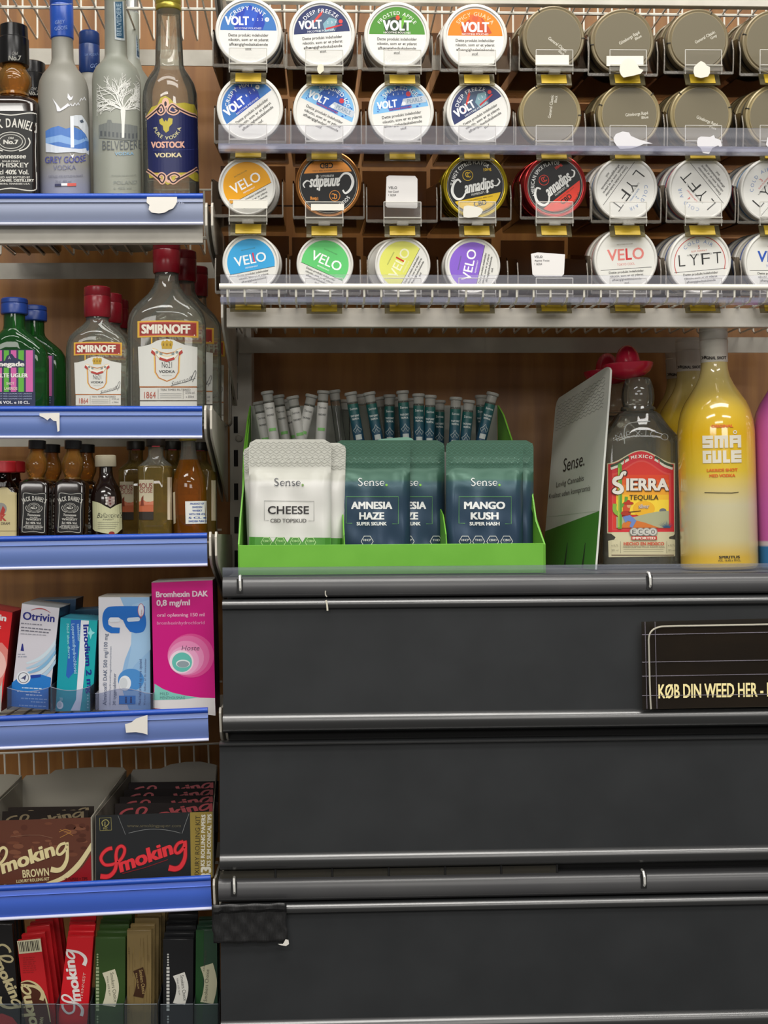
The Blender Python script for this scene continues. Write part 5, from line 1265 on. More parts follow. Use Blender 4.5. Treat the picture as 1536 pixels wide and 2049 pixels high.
side([(1088, 1089, 1.464), (1071, 1043, 1.485), (1063, 985, 1.50), (1024, 885, 1.56), (1006, 830, 1.60), (995, 811, 1.625)], (.0016, 0, 0))
bl, br = L_(503, 812, 1.626), L_(994, 811, 1.626)
sheet('back_panel', [(bl.x, bl.y, 0), (br.x, br.y, 0), (br.x, br.y, br.z), (bl.x, bl.y, bl.z)], (0, .0015, 0), INNER)
for x in (688, 892):
    p = L_(x, 1089, 1.466)
    sheet('divider', [(p.x, p.y, 0), (p.x - .004, .095, 0), (p.x - .004, .095, zf + .05), (p.x - .001, .03, zf + .03), (p.x - .0005, .004, zf + .010), (p.x, p.y, zf)], (.0012, 0, 0), GREEN)
MB().b2(.001, xr - .001, .003, .100, 0, .0015).build('base_panel', GREEN, db)
st = MB(); st.b2(.008, xr - .008, .062, .0635, .0, W(780, 905, 1.525).z - ZD); st.build('inner_step', INNER, db)

def zig(a, x0, x1, y0, y1, col, lay, p=13, rows=6, w=1.1, amp=4):
    n = int((x1 - x0) / p * 2)
    for r_ in range(rows):
        yy = y0 + (y1 - y0) * r_ / rows
        a.stroke([(x0 + (x1 - x0) * i / n, yy + (amp if (i + r_ // 2) % 2 else 0) + 3) for i in range(n + 1)], w, col, lay)
def pouch(name, label, x0, x1, y0, yb, Yf, m, art, lean=0, taper=0, grp='foil pouches in the green box', hang=0):
    X0 = W((x0 + x1) / 2, yb, Yf); root = empty(name, X0, label, 'pouch', grp, (0, lean, 0))
    nx, nz = 26, 34; V = []; cr = 14
    def q(u, v, sgn=-1):
        # u -1..1, v 0 bottom..1 top ; rounded top corners
        y = yb + (y0 - yb) * v; cx = (x0 + x1) / 2; hw = (x1 - x0) / 2
        top = (y - y0)
        if top < cr: hw2 = hw - cr + math.sqrt(max(0, cr * cr - (cr - top) ** 2))
        else: hw2 = hw
        hw2 -= taper * (1 - v)
        p_ = W(cx + hw2 * u, y, Yf)
        d = (yb - y0); t = (y - y0)
        bl = 0
        if t > 58:
            e = min(1, (t - 54) / 40) * min(1, (1 - abs(u)) / .16) ; e = e * e * (3 - 2 * e)
            bl = .0050 * e * (1 + .10 * sin(u * 5 + v * 7) + .06 * sin(v * 23 + u * 3)) + .0008 * sin(u * 9) * sin(v * 11) * e
            e2 = max(0, 1 - abs(t - 70) / 14) * max(0, 1 - abs(abs(u) - .72) / .2); bl += .0009 * e2
        for zc in (38, 46): bl += .0009 * math.exp(-((t - zc) / 2.2) ** 2) * (1 if abs(u) < .9 else 0)
        return Vector((p_.x - X0.x, -bl * (1 if sgn < 0 else -.15) + (0 if sgn < 0 else .0006), p_.z - X0.z))
    mb = MB()
    for sg in (-1, 1):
        n0 = len(mb.v)
        for i in range(nx + 1):
            for j in range(nz + 1): mb.v.append(tuple(q(-1 + 2 * i / nx, j / nz, sg)))
        for i in range(nx):
            for j in range(nz):
                k = n0 + i * (nz + 1) + j; mb.f.append((k, k + nz + 1, k + nz + 2, k + 1)); mb.smooth.append(True)
    N = (nx + 1) * (nz + 1)
    for j in range(nz): 
        for i_ in (0, nx):
            k = i_ * (nz + 1) + j; mb.f.append((k, k + 1, N + k + 1, N + k)); mb.smooth.append(True)
    for i in range(nx):
        k = i * (nz + 1) + nz; mb.f.append((k, k + nz + 1, N + k + nz + 1, N + k)); mb.smooth.append(True)
        k = i * (nz + 1); mb.f.append((k, k + nz + 1, N + k + nz + 1, N + k)); mb.smooth.append(True)
    mb.build('foil', m, root, sharp=80)
    if art:
        a = Art(); art(a, (x0 + x1) / 2)
        def fn(x, y, h):
            v = (y - yb) / (y0 - yb); hw = (x1 - x0) / 2; t = y - y0
            hw2 = hw if t >= cr else hw - cr + math.sqrt(max(0, cr * cr - (cr - t) ** 2))
            hw2 -= taper * (1 - v)
            u = max(-1, min(1, (x - (x0 + x1) / 2) / hw2)); p_ = q(u, min(1, max(0, v)))
            return Vector((p_.x, p_.y - h, p_.z))
        a.build('pouch_print', root, fn, cellx=5, step=.00008, clipx=(x0, x1), rough=.35)
    return root
zz0 = 0
def pouch_mat(name, stops, rough=.34, metal=.25): return ramp_z(name, stops, rough, 0, 208 * S(1.49), Metallic=metal)
WHT = pouch_mat('white_foil', [(0, 'd3d2cd'), (.70, 'd6d5d0'), (.735, 'c2c2b8'), (1, 'c4c4ba')], .28, metal=.0)
TEAL = pouch_mat('teal_foil', [(0, '24303a'), (.08, '2b3038'), (.09, '30445c'), (.55, '33495c'), (.71, '38565e'), (.74, '3f6455'), (1, '3a5f4c')], .30, .3)
def sense(a, cx, by, col, dot='6fa84a', s=1.):
    # thin-and-thick serif wordmark drawn as strokes
    def P(pts): return [(cx + x * s, by + y * s) for x, y in pts]
    a.stroke(P([(-20, -13), (-22, -14.5), (-25, -14.5), (-27, -12), (-25, -9), (-21, -6), (-20, -3), (-22.5, -.2), (-26, -.6), (-28, -2.5)]), [1.0 * s, 2.0 * s, 2.4 * s, 1.2 * s], col, 9, sm=4)
    for ox in (-16, 15.5):
        a.stroke(P([(ox + .5, -4.6), (ox + 8, -4.6), (ox + 7, -8), (ox + 4, -9), (ox + .8, -6.8), (ox + .6, -3), (ox + 3.5, -.3), (ox + 8, -1.8)]), [.8 * s, 1.0 * s, 2.2 * s, .9 * s], col, 9, sm=4)
    a.stroke(P([(-4.5, -9), (-4.5, 0)]), 2.0 * s, col, 9); a.stroke(P([(-4.5, -6.5), (-1, -9), (2.2, -7.5), (2.4, 0)]), [.8 * s, 1.6 * s, 2 * s, 2 * s], col, 9, sm=4)
    for xx in (-4.5, 2.4): a.stroke(P([(xx - 2, -.2), (xx + 2, -.2)]), .8 * s, col, 9)
    a.stroke(P([(12.5, -7.8), (9.5, -9), (7.2, -7.4), (9, -5), (12.5, -3), (11.5, -.6), (8.5, -.3), (6.8, -1.8)]), [.9 * s, 1.4 * s, 1.8 * s, .9 * s], col, 9, sm=4)
    a.ell(cx + 28.5 * s, by - 1.4 * s, 2.4 * s, 2.4 * s, dot, 9)
def hexes(a, xs, y, col, txts=None, r=11, tc=None):
    for i, x in enumerate(xs):
        a.stroke([(x + r * cos(rad(60 * k)), y + r * sin(rad(60 * k))) for k in range(6)], 1.4, col, 9, closed=True)
        if txts: a.T(txts[i], x, y - .5, 4.2, r * 1.25, tc or col, b=.03, lay=9)
def white_art(a, cx):
    d = cx - 580.5
    zig(a, cx - 81, cx + 81, 881, 931, 'a9aaa2', 2, p=12, rows=10, w=.9)
    sense(a, cx - 3, 972, '55565a', '7a9a58')
    a.stroke([(cx - 42, 1041), (cx - 51, 1041), (cx - 51, 1002), (cx + 48, 1003), (cx + 48, 1042), (cx + 37, 1042)], 1, '9a9a98', 5)
    a.T('CHEESE', cx - 3, 1028, 15, 82, '2c292a', b=.02, lay=5); a.T('CBD TOPSKUD', cx - 3, 1045, 6.8, 72, '6c6a68', b=.03, lay=5)
    pts = [(cx - 83, 1090), (cx - 83, 1074)]
    for x in (cx - 47, cx - 19, cx + 11, cx + 41): pts += [(x - 12, 1074.5), (x - 9, 1074.5)] if False else []
    a.poly([(cx - 83, 1095), (cx - 83, 1074), (cx + 83, 1076), (cx + 83, 1095)], '4f8f3c', 4)
    for x in (cx - 34, cx - 5, cx + 25): a.poly([(x - 6, 1075), (x + 6, 1075), (x, 1085)], 'cfcfca', 5)
    hexes(a, (cx - 47, cx - 19, cx + 11, cx + 41), 1085, 'a9d08c', ('CBD', 'THC', 'CBG', 'CBN'), 10.5)
def teal_art(l1, l2, l3, hx):
    def f(a, cx):
        zig(a, cx - 78, cx + 78, 884, 934, '52806f', 2, p=12, rows=10, w=.7)
        sense(a, cx, 972, 'd2d6d4', '78b83c'); g = '5f9a5c'
        a.stroke([(cx - 40, 1047), (cx - 52, 1047), (cx - 52, 994), (cx + 52, 994), (cx + 52, 1048), (cx + 40, 1048)], 1.1, g, 5)
        a.T(l1, cx - 1, 1018, 13.5, 82, 'e4e6e4', b=.05, lay=5); a.T(l2, cx - 1, 1039, 13.5, 50 if l2 == 'HAZE' else 56, 'e4e6e4', b=.05, lay=5); a.T(l3, cx - 1, 1051, 6.6, 60, 'dfe2e0', b=.05, lay=5)
        for i, x in enumerate(hx): hexes(a, (x + cx,), 1083, 'c9ccc8', (('HHCP', 'THD', 'CBNO', 'CBG')[i % 4],), 12)
    return f
pouch('foil_pouch', 'white foil pouch with framed black lettering, foremost in the green box', 498, 662, 879, 1112, 1.487, WHT, white_art)
pouch('foil_pouch', 'white foil pouch peeking out to the left behind the front white one', 486, 640, 893, 1112, 1.508, WHT, lambda a, cx: zig(a, cx - 76, cx + 76, 895, 944, 'a9aaa2', 2, p=12, rows=10, w=.9), taper=10)
pouch('foil_pouch', 'white foil pouch peeking out to the right behind the front white one', 540, 692, 886, 1112, 1.498, WHT, lambda a, cx: (zig(a, cx - 76, cx + 76, 888, 938, 'a9aaa2', 2, p=12, rows=10, w=.9), a.poly([(cx - 75, 1095), (cx - 75, 1074), (cx + 75, 1077), (cx + 75, 1095)], '4f8f3c', 4)), taper=5)
pouch('foil_pouch', 'blue green foil pouch with framed white lettering, front of the middle compartment', 668, 820, 881, 1112, 1.4930 + .010, TEAL, teal_art('AMNESIA', 'HAZE', 'SUPER SKUNK', (-10,)))
pouch('foil_pouch', 'blue green pouch half hidden, its white lettering cut off by the pouch before it', 734, 889, 881, 1112, 1.516, TEAL, teal_art('AMNESIA', 'HAZE', 'SUPER SKUNK', (4, 60)), grp='foil pouches in the green box')
pouch('foil_pouch', 'blue green foil pouch with framed white lettering, front of the right compartment', 892, 1046, 881, 1112, 1.487, TEAL, teal_art('MANGO', 'KUSH', 'SUPER HASH', (-40, -13, 15, 43)))
pouch('foil_pouch', 'blue green foil pouch peeking out at the far right of the green box', 916, 1067, 881, 1112, 1.500, TEAL, lambda a, cx: zig(a, cx - 74, cx + 74, 884, 934, '52806f', 2, p=12, rows=10, w=.7))
pouch('foil_pouch', 'pale mint pouch edge tilted up behind the middle compartment pouches', 756, 838, 876, 1000, 1.531, mat('7fb09a', .35, .2), None, lean=-.08)

# tubes
TB = clear('e6e8e4', .90, .08, diff=.06, dcol='b5b8b2'); TCAP = clear('ffffff', .75, .15, diff=.42, dcol='b4b6b0')
TL = {'w': ramp_z('tube_label_white', [(0, '3f8f34'), (.50, '3f8f34'), (.51, 'b9b9b4'), (1, 'b9b9b4')], .4, 0, .100),
      't': ramp_z('tube_label_teal', [(0, '101820'), (.40, '141c26'), (.55, '1c3f5c'), (.75, '1b4a5c'), (1, '125048')], .4, 0, .100)}
g6 = 'slim capped tubes standing in the green box'
def tube_thing(kind, x0, y0, x1, y1, Y, label, k=1.):
    top = W(x0, y0, Y); bot_dir = W(x1, y1, Y) - top; bot_dir.normalize(); zlow = ZD + .002
    Lh = (top.z - zlow) / -bot_dir.z; base = top + bot_dir * Lh
    root = empty('capped_tube', base, label, 'tube', g6); ax = -bot_dir
    root.rotation_euler = Vector((0, 0, 1)).rotation_difference(ax).to_euler()
    r = .0058 * k
    MB().lathe([(0, r * .6), (.002, r * .95), (.004, r), (Lh - .012, r * 1.02), (Lh - .011, r * .98)], 20).build('tube_body', TB, root)
    MB().lathe([(Lh - .012, r * .96), (Lh - .009, r * .98), (Lh - .004, r * 1.0), (Lh - .003, r * 1.22), (Lh - .0012, r * 1.25), (Lh, r * 1.15)], 20).build('tube_cap', TCAP, root)
    if kind in 'wt':
        zt = Lh - .0135; zs = zt - .100
        P = [(0, r * 1.035), (.100, r * 1.05)]
        q = MB().lathe(P, 20).build('label_sleeve', TL[kind], root); q.location.z = zs
        a = Art(); tcol = '5a5c5a' if kind == 'w' else 'c9d2d0'
        a.T('Sense', 0, -.0 + 12, 4.6, 15, tcol, b=.0, lay=1)
        a.T('THCP-POT' if kind == 'w' else 'THCP JOINT', 0, 26, 3.6, 15 if kind == 'w' else 17, tcol, b=.04, lay=1)
        if kind == 't': a.T('TROPICAL', 0, 32, 3.4, 15, tcol, b=.04, lay=1); hx = [(-5, 58), (-8, 52), (-3, 48), (0, 42), (3, 48), (8, 52), (5, 58), (0, 50)]; a.stroke([(x, y) for x, y in hx], 1.5, '9aa8a8', 1, closed=True); a.rect(-6, 62, 6, 72, 'b8c0bc', 1)
        else: a.rect(-7, 50, 7, 56, '7ab868', 1)
        s_ = S(1.57)
        def fn(x, y, h, r=r, zt=zt):
            u = max(-.9 * r, min(.9 * r, x * s_)); return Vector((u, -math.sqrt(max(0, (r * 1.06) ** 2 - u * u)) - h, zt - y * s_))
        a.build('tube_print', root, fn, cellx=3, step=.0001, base=.0001)
    return root
TW = [(534, 783, 549, 885, 1.560), (556, 791, 572, 885, 1.585), (585, 793, 603, 885, 1.560), (624, 790, 602, 885, 1.562), (647, 782, 641, 885, 1.560), (570, 800, 590, 885, 1.600), (517, 804, 532, 885, 1.590)]
for i, q in enumerate(TW): tube_thing('w', *q, 'white sleeved capped tube, ' + ['leaning right nearest the box left side', 'second from the left, set back', 'leaning right in the white cluster middle', 'leaning left in the white cluster', 'upright one, rightmost of the white cluster', 'dim one in the rear of the white cluster', 'furthest left, half in shadow'][i])
TT = [(701, 785, 719, 885, 1.560), (738, 785, 757, 885, 1.560), (779, 790, 779, 885, 1.585), (805, 782, 812, 885, 1.560), (837, 788, 838, 885, 1.560), (861, 791, 858, 885, 1.562), (879, 801, 878, 885, 1.590), (912, 795, 908, 885, 1.560), (938, 801, 930, 885, 1.562), (962, 791, 962, 885, 1.600), (986, 786, 961, 885, 1.575)]
pl_ = ['leaning right, leftmost teal', 'leaning right, second teal', 'upright and set back, third teal', 'tall fourth teal', 'upright fifth teal', 'narrow sixth teal', 'dim rear seventh teal', 'bright eighth teal', 'ninth teal, leaning slightly left', 'rear tenth teal, mostly cap', 'strongly leaning left, rightmost teal']
for i, q in enumerate(TT): tube_thing('t', *q, 'teal sleeved capped tube, ' + pl_[i])
TC = [(668, 781, 682, 885, 1.580), (722, 789, 735, 885, 1.600), (757, 795, 772, 885, 1.605), (793, 795, 800, 885, 1.608), (824, 797, 828, 885, 1.606), (690, 800, 690, 885, 1.606)]
for i, q in enumerate(TC): tube_thing('c', *q, 'bare clear capped tube ' + ['right of the white sleeved cluster', 'behind the first teal tube', 'behind the second teal tube', 'behind the third teal tube', 'behind the fourth teal tube', 'in the back left of the teal cluster'][i])

# ================================================================ white and green card standing edge-on
TLc, TRc, BRc, BLc = W(1112, 800, 1.690), W(1222, 728, 1.525), W(1190, 1119, 1.525), W(1085, 1104, 1.690)
BRc.z = ZR + .001; BLc.z = ZR + .001
cd = empty('display_card', BRc, 'white and green cardboard display header standing edge-on beside the tequila', 'card')
nn = (BRc - BLc).cross(TLc - BLc).normalized()
if nn.y > 0: nn = -nn
def cq(s_, t, h=0.): return (BLc * (1 - s_) * (1 - t) + BRc * s_ * (1 - t) + TLc * (1 - s_) * t + TRc * s_ * t) - BRc + nn * h
out = [(0, 0), (.30, 0), (.34, .0), (1, 0)] + [(1, .9)] + [(1 - .10 * (1 - cos(rad(a_))), .955 + .045 * sin(rad(a_))) for a_ in (20, 45, 70, 90)] + [(.06, 1.0), (.02, .985), (0, .95)]
tilt_t = [cq(a_, b_) for a_, b_ in out]
MB().prism(tilt_t, -nn * .0022).build('card_sheet', mat('d6d8d1', .6), cd)
a = Art()
a3 = Art()
a.poly([(0, 0), (1, 0), (1, .0)] + [(1, .285 - 0), (0, .20)], '4a8a38', 2)
a.rect(0.0, .285, 1, .286, '4a8a38', 2)
for r_ in range(9):
    a3.stroke([(i / 26, .80 + r_ * .018 + (.010 if (i + r_ // 2) % 2 else 0) - .0) for i in range(1, 25)], .0022, '8d908a', 1)
a2 = Art()
def ct(t, s0, t0, cap, w_): a2.T(t, s0, -t0, cap, w_, '2c2c2a', b=-.005, lay=3)
ct('Sense.', .47, .535, .075, .40); ct('Lovlig Cannabis', .42, .455, .030, .52); ct('Kvalitet uden kompromis', .42, .395, .030, .78)
a2.build('card_lettering', cd, lambda x, y, h: cq(x, -y, h + .0002))
a.build('card_print', cd, lambda x, y, h: cq(x, y, h)); a3.build('zigzag_relief', cd, lambda x, y, h: cq(x, y, h))
sl = MB()
for x_, y_ in (((.45, .0), (.47, .0)), ((.78, .0), (.80, .0))): sl.prism([cq(x_[0], 0, .001), cq(y_[0], 0, .001), cq(y_[0] + .01, .13, .001)], nn * .0005)
sl.build('tab_slot', mat('1c2a16', .8), cd)

# ================================================================ cartons
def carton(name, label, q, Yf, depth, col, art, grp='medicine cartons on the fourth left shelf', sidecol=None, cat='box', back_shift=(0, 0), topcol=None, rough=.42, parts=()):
    TL_, TR_, BR_, BL_ = [W(x, y, Yf) for x, y in q]
    o_ = (BL_ + BR_) / 2; root = empty(name, o_, label, cat, grp)
    P = [p_ - o_ for p_ in (TL_, TR_, BR_, BL_)]; d = Vector((back_shift[0], depth, back_shift[1]))
    mb = MB(); V = P + [p_ + d for p_ in P]
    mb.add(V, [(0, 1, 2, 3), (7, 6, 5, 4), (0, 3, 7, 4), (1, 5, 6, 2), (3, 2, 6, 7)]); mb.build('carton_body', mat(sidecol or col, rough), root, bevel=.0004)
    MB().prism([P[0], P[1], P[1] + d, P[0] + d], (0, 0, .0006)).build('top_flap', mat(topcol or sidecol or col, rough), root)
    a = Art(); a.poly(q, col, 0); art(a); a.build('front_print', root, lambda x, y, h: W(x, y, Yf - h) - o_, rough=.33, step=.00006)
    for f in parts: f(root, o_)
    return root
def lines(a, x0, x1, y, n, dy, col, h=1.6, slope=0., lay=8):
    rr = random.Random(int(x0 * 7 + y))
    for i in range(n):
        xx = x0; yy = y + i * dy; xe = x1 - rr.uniform(0, .25) * (x1 - x0)
        while xx < xe - 2:
            wv = rr.uniform(3, 9); a.poly([(xx, yy + (xx - x0) * slope), (min(xx + wv, xe), yy + (min(xx + wv, xe) - x0) * slope), (min(xx + wv, xe), yy + h + (min(xx + wv, xe) - x0) * slope), (xx, yy + h + (xx - x0) * slope)], col, lay); xx += wv + 1.6
def red_art(a):
    a.T('Aspirin', 12, 1243, 12, 62, 'e6e0e0', b=.05, rot=-8, lay=4, al='r'); a.T('tablet', 2, 1258, 7, 30, 'd8c8c8', b=.02, rot=-8, lay=4, al='r')
    a.poly([(-50, 1300), (-20, 1285), (4, 1286), (16, 1300), (14, 1330), (6, 1360), (0, 1380), (-60, 1400)], 'd88078', 3)
    a.ell(-18, 1330, 30, 34, 'e8b8b0', 4); a.poly([(-70, 1425), (-62, 1385), (-20, 1378), (2, 1372), (5, 1360), (2, 1425)], 'b8b8b2', 5)
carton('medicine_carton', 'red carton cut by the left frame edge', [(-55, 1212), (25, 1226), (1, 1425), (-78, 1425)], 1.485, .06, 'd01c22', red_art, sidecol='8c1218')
def otr_art(a):
    a.stroke([(62, 1221), (74, 1218), (88, 1219), (101, 1226)], (.8, 2.6), 'a84048', 2, sm=5)
    a.T('Otrivin', 77, 1242, 15, 64, '23297c', b=.03, rot=-5, lay=3)
    lines(a, 42, 84, 1246, 1, 6, '7c7c88', 2.0, .08); lines(a, 42, 104, 1254, 2, 6, '6c6c78', 2.0, .09); lines(a, 41, 98, 1267, 1, 6, '9a9aa4', 1.6, .06)
    a.poly([(44, 1288), (46, 1288), (48, 1303), (41, 1302)], '23297c', 3); lines(a, 36, 54, 1308, 2, 5, '9aa0b0', 1.4)
    c1, c2, c3 = 'a8c8de', '7fb2d6', 'c9dae4'
    for k, c in enumerate((c3, c1, c2, c3, c1)):
        yy = 1300 + k * 10
        a.poly(smoothpts([(52, yy + 26), (75, yy + 16), (95, yy), (112, yy - 22)], 6) + smoothpts([(111, yy - 12), (96, yy + 8), (78, yy + 22), (54, yy + 29)], 6), c, 2 + k)
    a.poly([(24, 1366), (34, 1358), (56, 1352), (84, 1350), (102, 1356), (99, 1420), (20, 1413)], '2276c4', 8)
    a.poly([(62, 1351), (82, 1349), (81, 1355), (60, 1358)], '1d3f9c', 9)
    a.ell(47, 1356, 14, 13, 'dfe3ea', 9); a.ring(47, 1356, 10, 1.4, '6a6a74', 10); a.poly([(41, 1358), (53, 1350), (50, 1362), (47, 1358)], '44486c', 10)
    for i, wv in enumerate((48, 58, 40, 50, 30, 54)): lines(a, 92 - wv, 95, 1375 + i * 7, 1, 7, 'c0d4ea' if i < 3 else '8fb4dc', 2.2, .05, lay=10)
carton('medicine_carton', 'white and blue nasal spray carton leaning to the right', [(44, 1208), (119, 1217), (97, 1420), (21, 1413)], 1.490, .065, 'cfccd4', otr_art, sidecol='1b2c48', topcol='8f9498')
carton('medicine_carton', 'dark blue carton standing just behind the nasal spray carton', [(62, 1202), (152, 1199), (140, 1400), (50, 1410)], 1.575, .05, '24405c', lambda a: lines(a, 70, 140, 1210, 2, 6, '4a6a88'), sidecol='14202c', topcol='55626c')
def imo_art(a):
    a.poly([(121, 1238), (162, 1240), (146, 1422), (111, 1422)], '149aa8', 1)
    a.poly([(142, 1240), (162, 1240), (156, 1310), (148, 1345), (137, 1358), (132, 1352)], '2862b8', 2)
    a.poly([(162, 1241), (178, 1242), (170, 1330), (164, 1395), (160, 1422), (141, 1422), (152, 1400), (157, 1330)], 'dde2ea', 3)
    a.poly([(178, 1242), (195, 1243), (184, 1422), (160, 1422), (166, 1395), (172, 1330)], '10a4aa', 2)
    a.T('Imodium 2 mg', 166.5, 1250, 10.5, 138, '1b2a88', b=.04, rot=-86.5, lay=6, al='l')
    a.T('Loperamidhydrochlorid', 143, 1248, 6, 100, '9cc4e4', b=.02, rot=-87, lay=6, al='l'); a.T('tabletter', 154, 1248, 5, 36, '9cc4e4', b=.02, rot=-87, lay=6, al='l')
    a.T('Mod akut diarre', 133, 1248, 4.5, 70, '8fd0d8', b=.02, rot=-87, lay=6, al='l')
    a.ell(120, 1411, 6.5, 8, 'e0e6e8', 7); a.ell(119, 1410, 4.5, 5.5, 'b8c8cc', 8)
    a.poly([(180, 1255), (184, 1263), (190, 1266), (184, 1270), (181, 1280), (179, 1270), (174, 1267), (179, 1263)], '8fdce0', 7)
    a.T('20', 122, 1402, 6, 6, 'c0e0e4', lay=7); lines(a, 174, 178, 1390, 5, 6, '8fd0d8', 3)
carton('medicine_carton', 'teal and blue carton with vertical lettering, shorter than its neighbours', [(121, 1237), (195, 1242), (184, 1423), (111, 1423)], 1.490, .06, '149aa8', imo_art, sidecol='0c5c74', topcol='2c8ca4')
carton('medicine_carton', 'dark teal carton standing just behind the teal and blue one', [(150, 1222), (200, 1219), (192, 1400), (140, 1405)], 1.570, .05, '1c4660', lambda a: lines(a, 158, 194, 1229, 2, 6, '4a7a94'), sidecol='10202c', topcol='2c5a74')
def alm_art(a):
    a.poly([(240, 1195), (299, 1195), (301, 1420), (258, 1420), (246, 1385), (243, 1350), (250, 1320), (262, 1290), (264, 1265), (255, 1230)], '8fb6dc', 1)
    a.poly([(264, 1210), (299, 1200), (301, 1300), (270, 1330), (250, 1360), (262, 1300)], '9cc0e0', 2)
    B_ = '1c6ac0'
    a.poly(smoothpts([(290, 1213), (232, 1213), (214, 1216), (206, 1228), (205, 1246), (210, 1260), (222, 1267)], 5) + [(239, 1267), (240, 1256), (225, 1255), (217, 1250), (216, 1241), (221, 1236), (237, 1236), (246, 1241), (252, 1254), (260, 1264)] + smoothpts([(272, 1267), (286, 1264), (292, 1252), (292, 1238), (290, 1230)], 5), B_, 4)
    a.stroke([(222, 1240), (236, 1240)], 9, 'dce2ea', 6); a.ell(222, 1240, 4.5, 4.5, 'dce2ea', 6); a.ell(236, 1240, 4.5, 4.5, 'dce2ea', 6)
    a.stroke([(258, 1240), (276, 1239)], 8, 'c4d4e4', 6); a.ell(276, 1239, 4, 4, 'c4d4e4', 6); a.ell(258, 1240, 4, 4, 'c4d4e4', 6)
    a.ell(282, 1221, 6, 13, 'd8dce8', 7); a.ring(282, 1221, 6, 1, 'c06068', 8, ry=13); a.T('Benzon', 284, 1229, 3.5, 17, 'a84048', rot=84, lay=8)
    a.T('Alminox® DAK 500 mg/100 mg', 213, 1411, 7.5, 143, '4a5a78', b=.0, rot=89, lay=6, al='l')
    a.T('aluminiumhydroxid/magnesiumcarbonat', 221, 1411, 3.4, 118, '7a8498', rot=89, lay=6, al='l'); a.T('30 tyggetabletter', 231, 1411, 5.5, 64, '4a5a78', rot=89, lay=6, al='l')
    a.ell(262, 1360, 26, 22, '4a8ccc', 3); a.ell(250, 1367, 12, 15, 'e4e8ec', 6); a.ell(247, 1367, 8, 11, 'cfd4d8', 7)
    a.rect(238, 1392, 271, 1409, '2c80cc', 6); a.ell(252, 1396, 2, 2, '103c78', 7); a.rect(250, 1398, 254, 1407, '103c78', 7); a.ell(262, 1396, 2, 2, '103c78', 7); a.rect(260, 1398, 264, 1407, '103c78', 7)
    a.T('Mod halsbrand og sure opstød', 282, 1411, 5.5, 92, '4a5a88', rot=89, lay=6, al='l'); a.T('Virker i løbet af få minutter', 291, 1411, 4, 94, '6a7aa0', rot=89, lay=6, al='l')
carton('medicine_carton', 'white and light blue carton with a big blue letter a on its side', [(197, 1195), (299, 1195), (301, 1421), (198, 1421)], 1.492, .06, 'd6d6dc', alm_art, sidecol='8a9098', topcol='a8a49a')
def bro_art(a):
    wt = 'ead4e0'
    a.T('Bromhexin DAK', 312, 1195, 11, 104, wt, b=.035, rot=1, lay=4, al='l'); a.T('0,8 mg/ml', 313, 1212, 11, 67, wt, b=.035, rot=1, lay=4, al='l')
    a.T('oral opløsning 150 ml', 314, 1234, 6.5, 95, 'e8a8c8', b=.03, rot=.6, lay=4, al='l'); a.T('bromhexinhydrochlorid', 314, 1250, 6.5, 95, 'e08cb8', b=.01, rot=.6, lay=4, al='l')
    a.ell(382, 1312, 46, 44, 'd84a90', 2); a.ell(377, 1312, 42, 40, 'dc6aa2', 3); a.ell(372, 1316, 36, 34, 'e48cb8', 4); a.ell(368, 1322, 30, 28, 'e8a4c8', 5); a.ell(363, 1324, 24, 23, 'ecd4e0', 6)
    a.ell(364, 1325, 20, 19.5, '62baae', 7); a.ell(366, 1328, 14, 8, 'dce4e4', 8); a.ell(366, 1329, 12, 6.5, '8e9ca4', 9); a.T('Hoste', 381, 1301, 9, 36, '7a4a6a', b=.0, sh=.2, lay=9)
    a.poly([(309, 1368), (325, 1378), (345, 1386), (372, 1392), (400, 1396), (430, 1397), (431, 1432), (308, 1417)], 'd8d4d4', 3)
    a.poly([(309, 1368), (325, 1378), (345, 1386), (372, 1392), (396, 1396), (360, 1400), (309, 1401)], '7cc0b4', 4)
    a.T('MILD', 320, 1391, 5.5, 17, '4a7a74', lay=6, al='l'); a.T('MENTHOLSMAG', 320, 1399, 5.5, 50, '4a7a74', lay=6, al='l')
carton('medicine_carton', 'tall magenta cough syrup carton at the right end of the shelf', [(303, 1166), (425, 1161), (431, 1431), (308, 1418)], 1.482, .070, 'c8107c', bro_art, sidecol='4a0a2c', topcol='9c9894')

# clear tray dividers in front of the cartons
ct_ = clear('e4e8f4', .93, .06, diff=.05, dcol='b8bcd0')
for (xa, xb, ya, yb, t) in [(14, 97, 1376, 1420, 'nasal spray carton'), (100, 180, 1374, 1424, 'teal and blue carton'), (190, 305, 1388, 1422, 'white carton with the letter a')]:
    c = W((xa + xb) / 2, yb, 1.470); r_ = empty('tray_front', c, f'clear curved tray front before the {t}', 'tray')
    pts = [(xa, yb), (xb, yb), (xb, ya)] + [(xb - (xb - xa) * i / 8, ya + (4 - 14 * sin(PI * i / 8) if t[0] == 'w' else 8 * sin(PI * i / 8))) for i in range(1, 8)] + [(xa, ya)]
    MB().prism([W(x, y, 1.470) - c for x, y in pts], (0, .0008, 0)).build('front_sheet', ct_, r_)
    MB().tube([W(x, y, 1.4698) - c for x, y in pts[2:]], .0004, 5).build('front_rim', clear('ffffff', .8, .05, diff=.35, dcol='c4c8dc'), r_)
    for x in (xa, xb): MB().prism([W(x, ya, 1.4705) - c, W(x, yb, 1.4705) - c, W(x, yb, 1.4705) - c + Vector((0, .10, 0)), W(x, ya, 1.4705) - c + Vector((0, .10, .004))], (.0008, 0, 0)).build('side_sheet', ct_, r_)

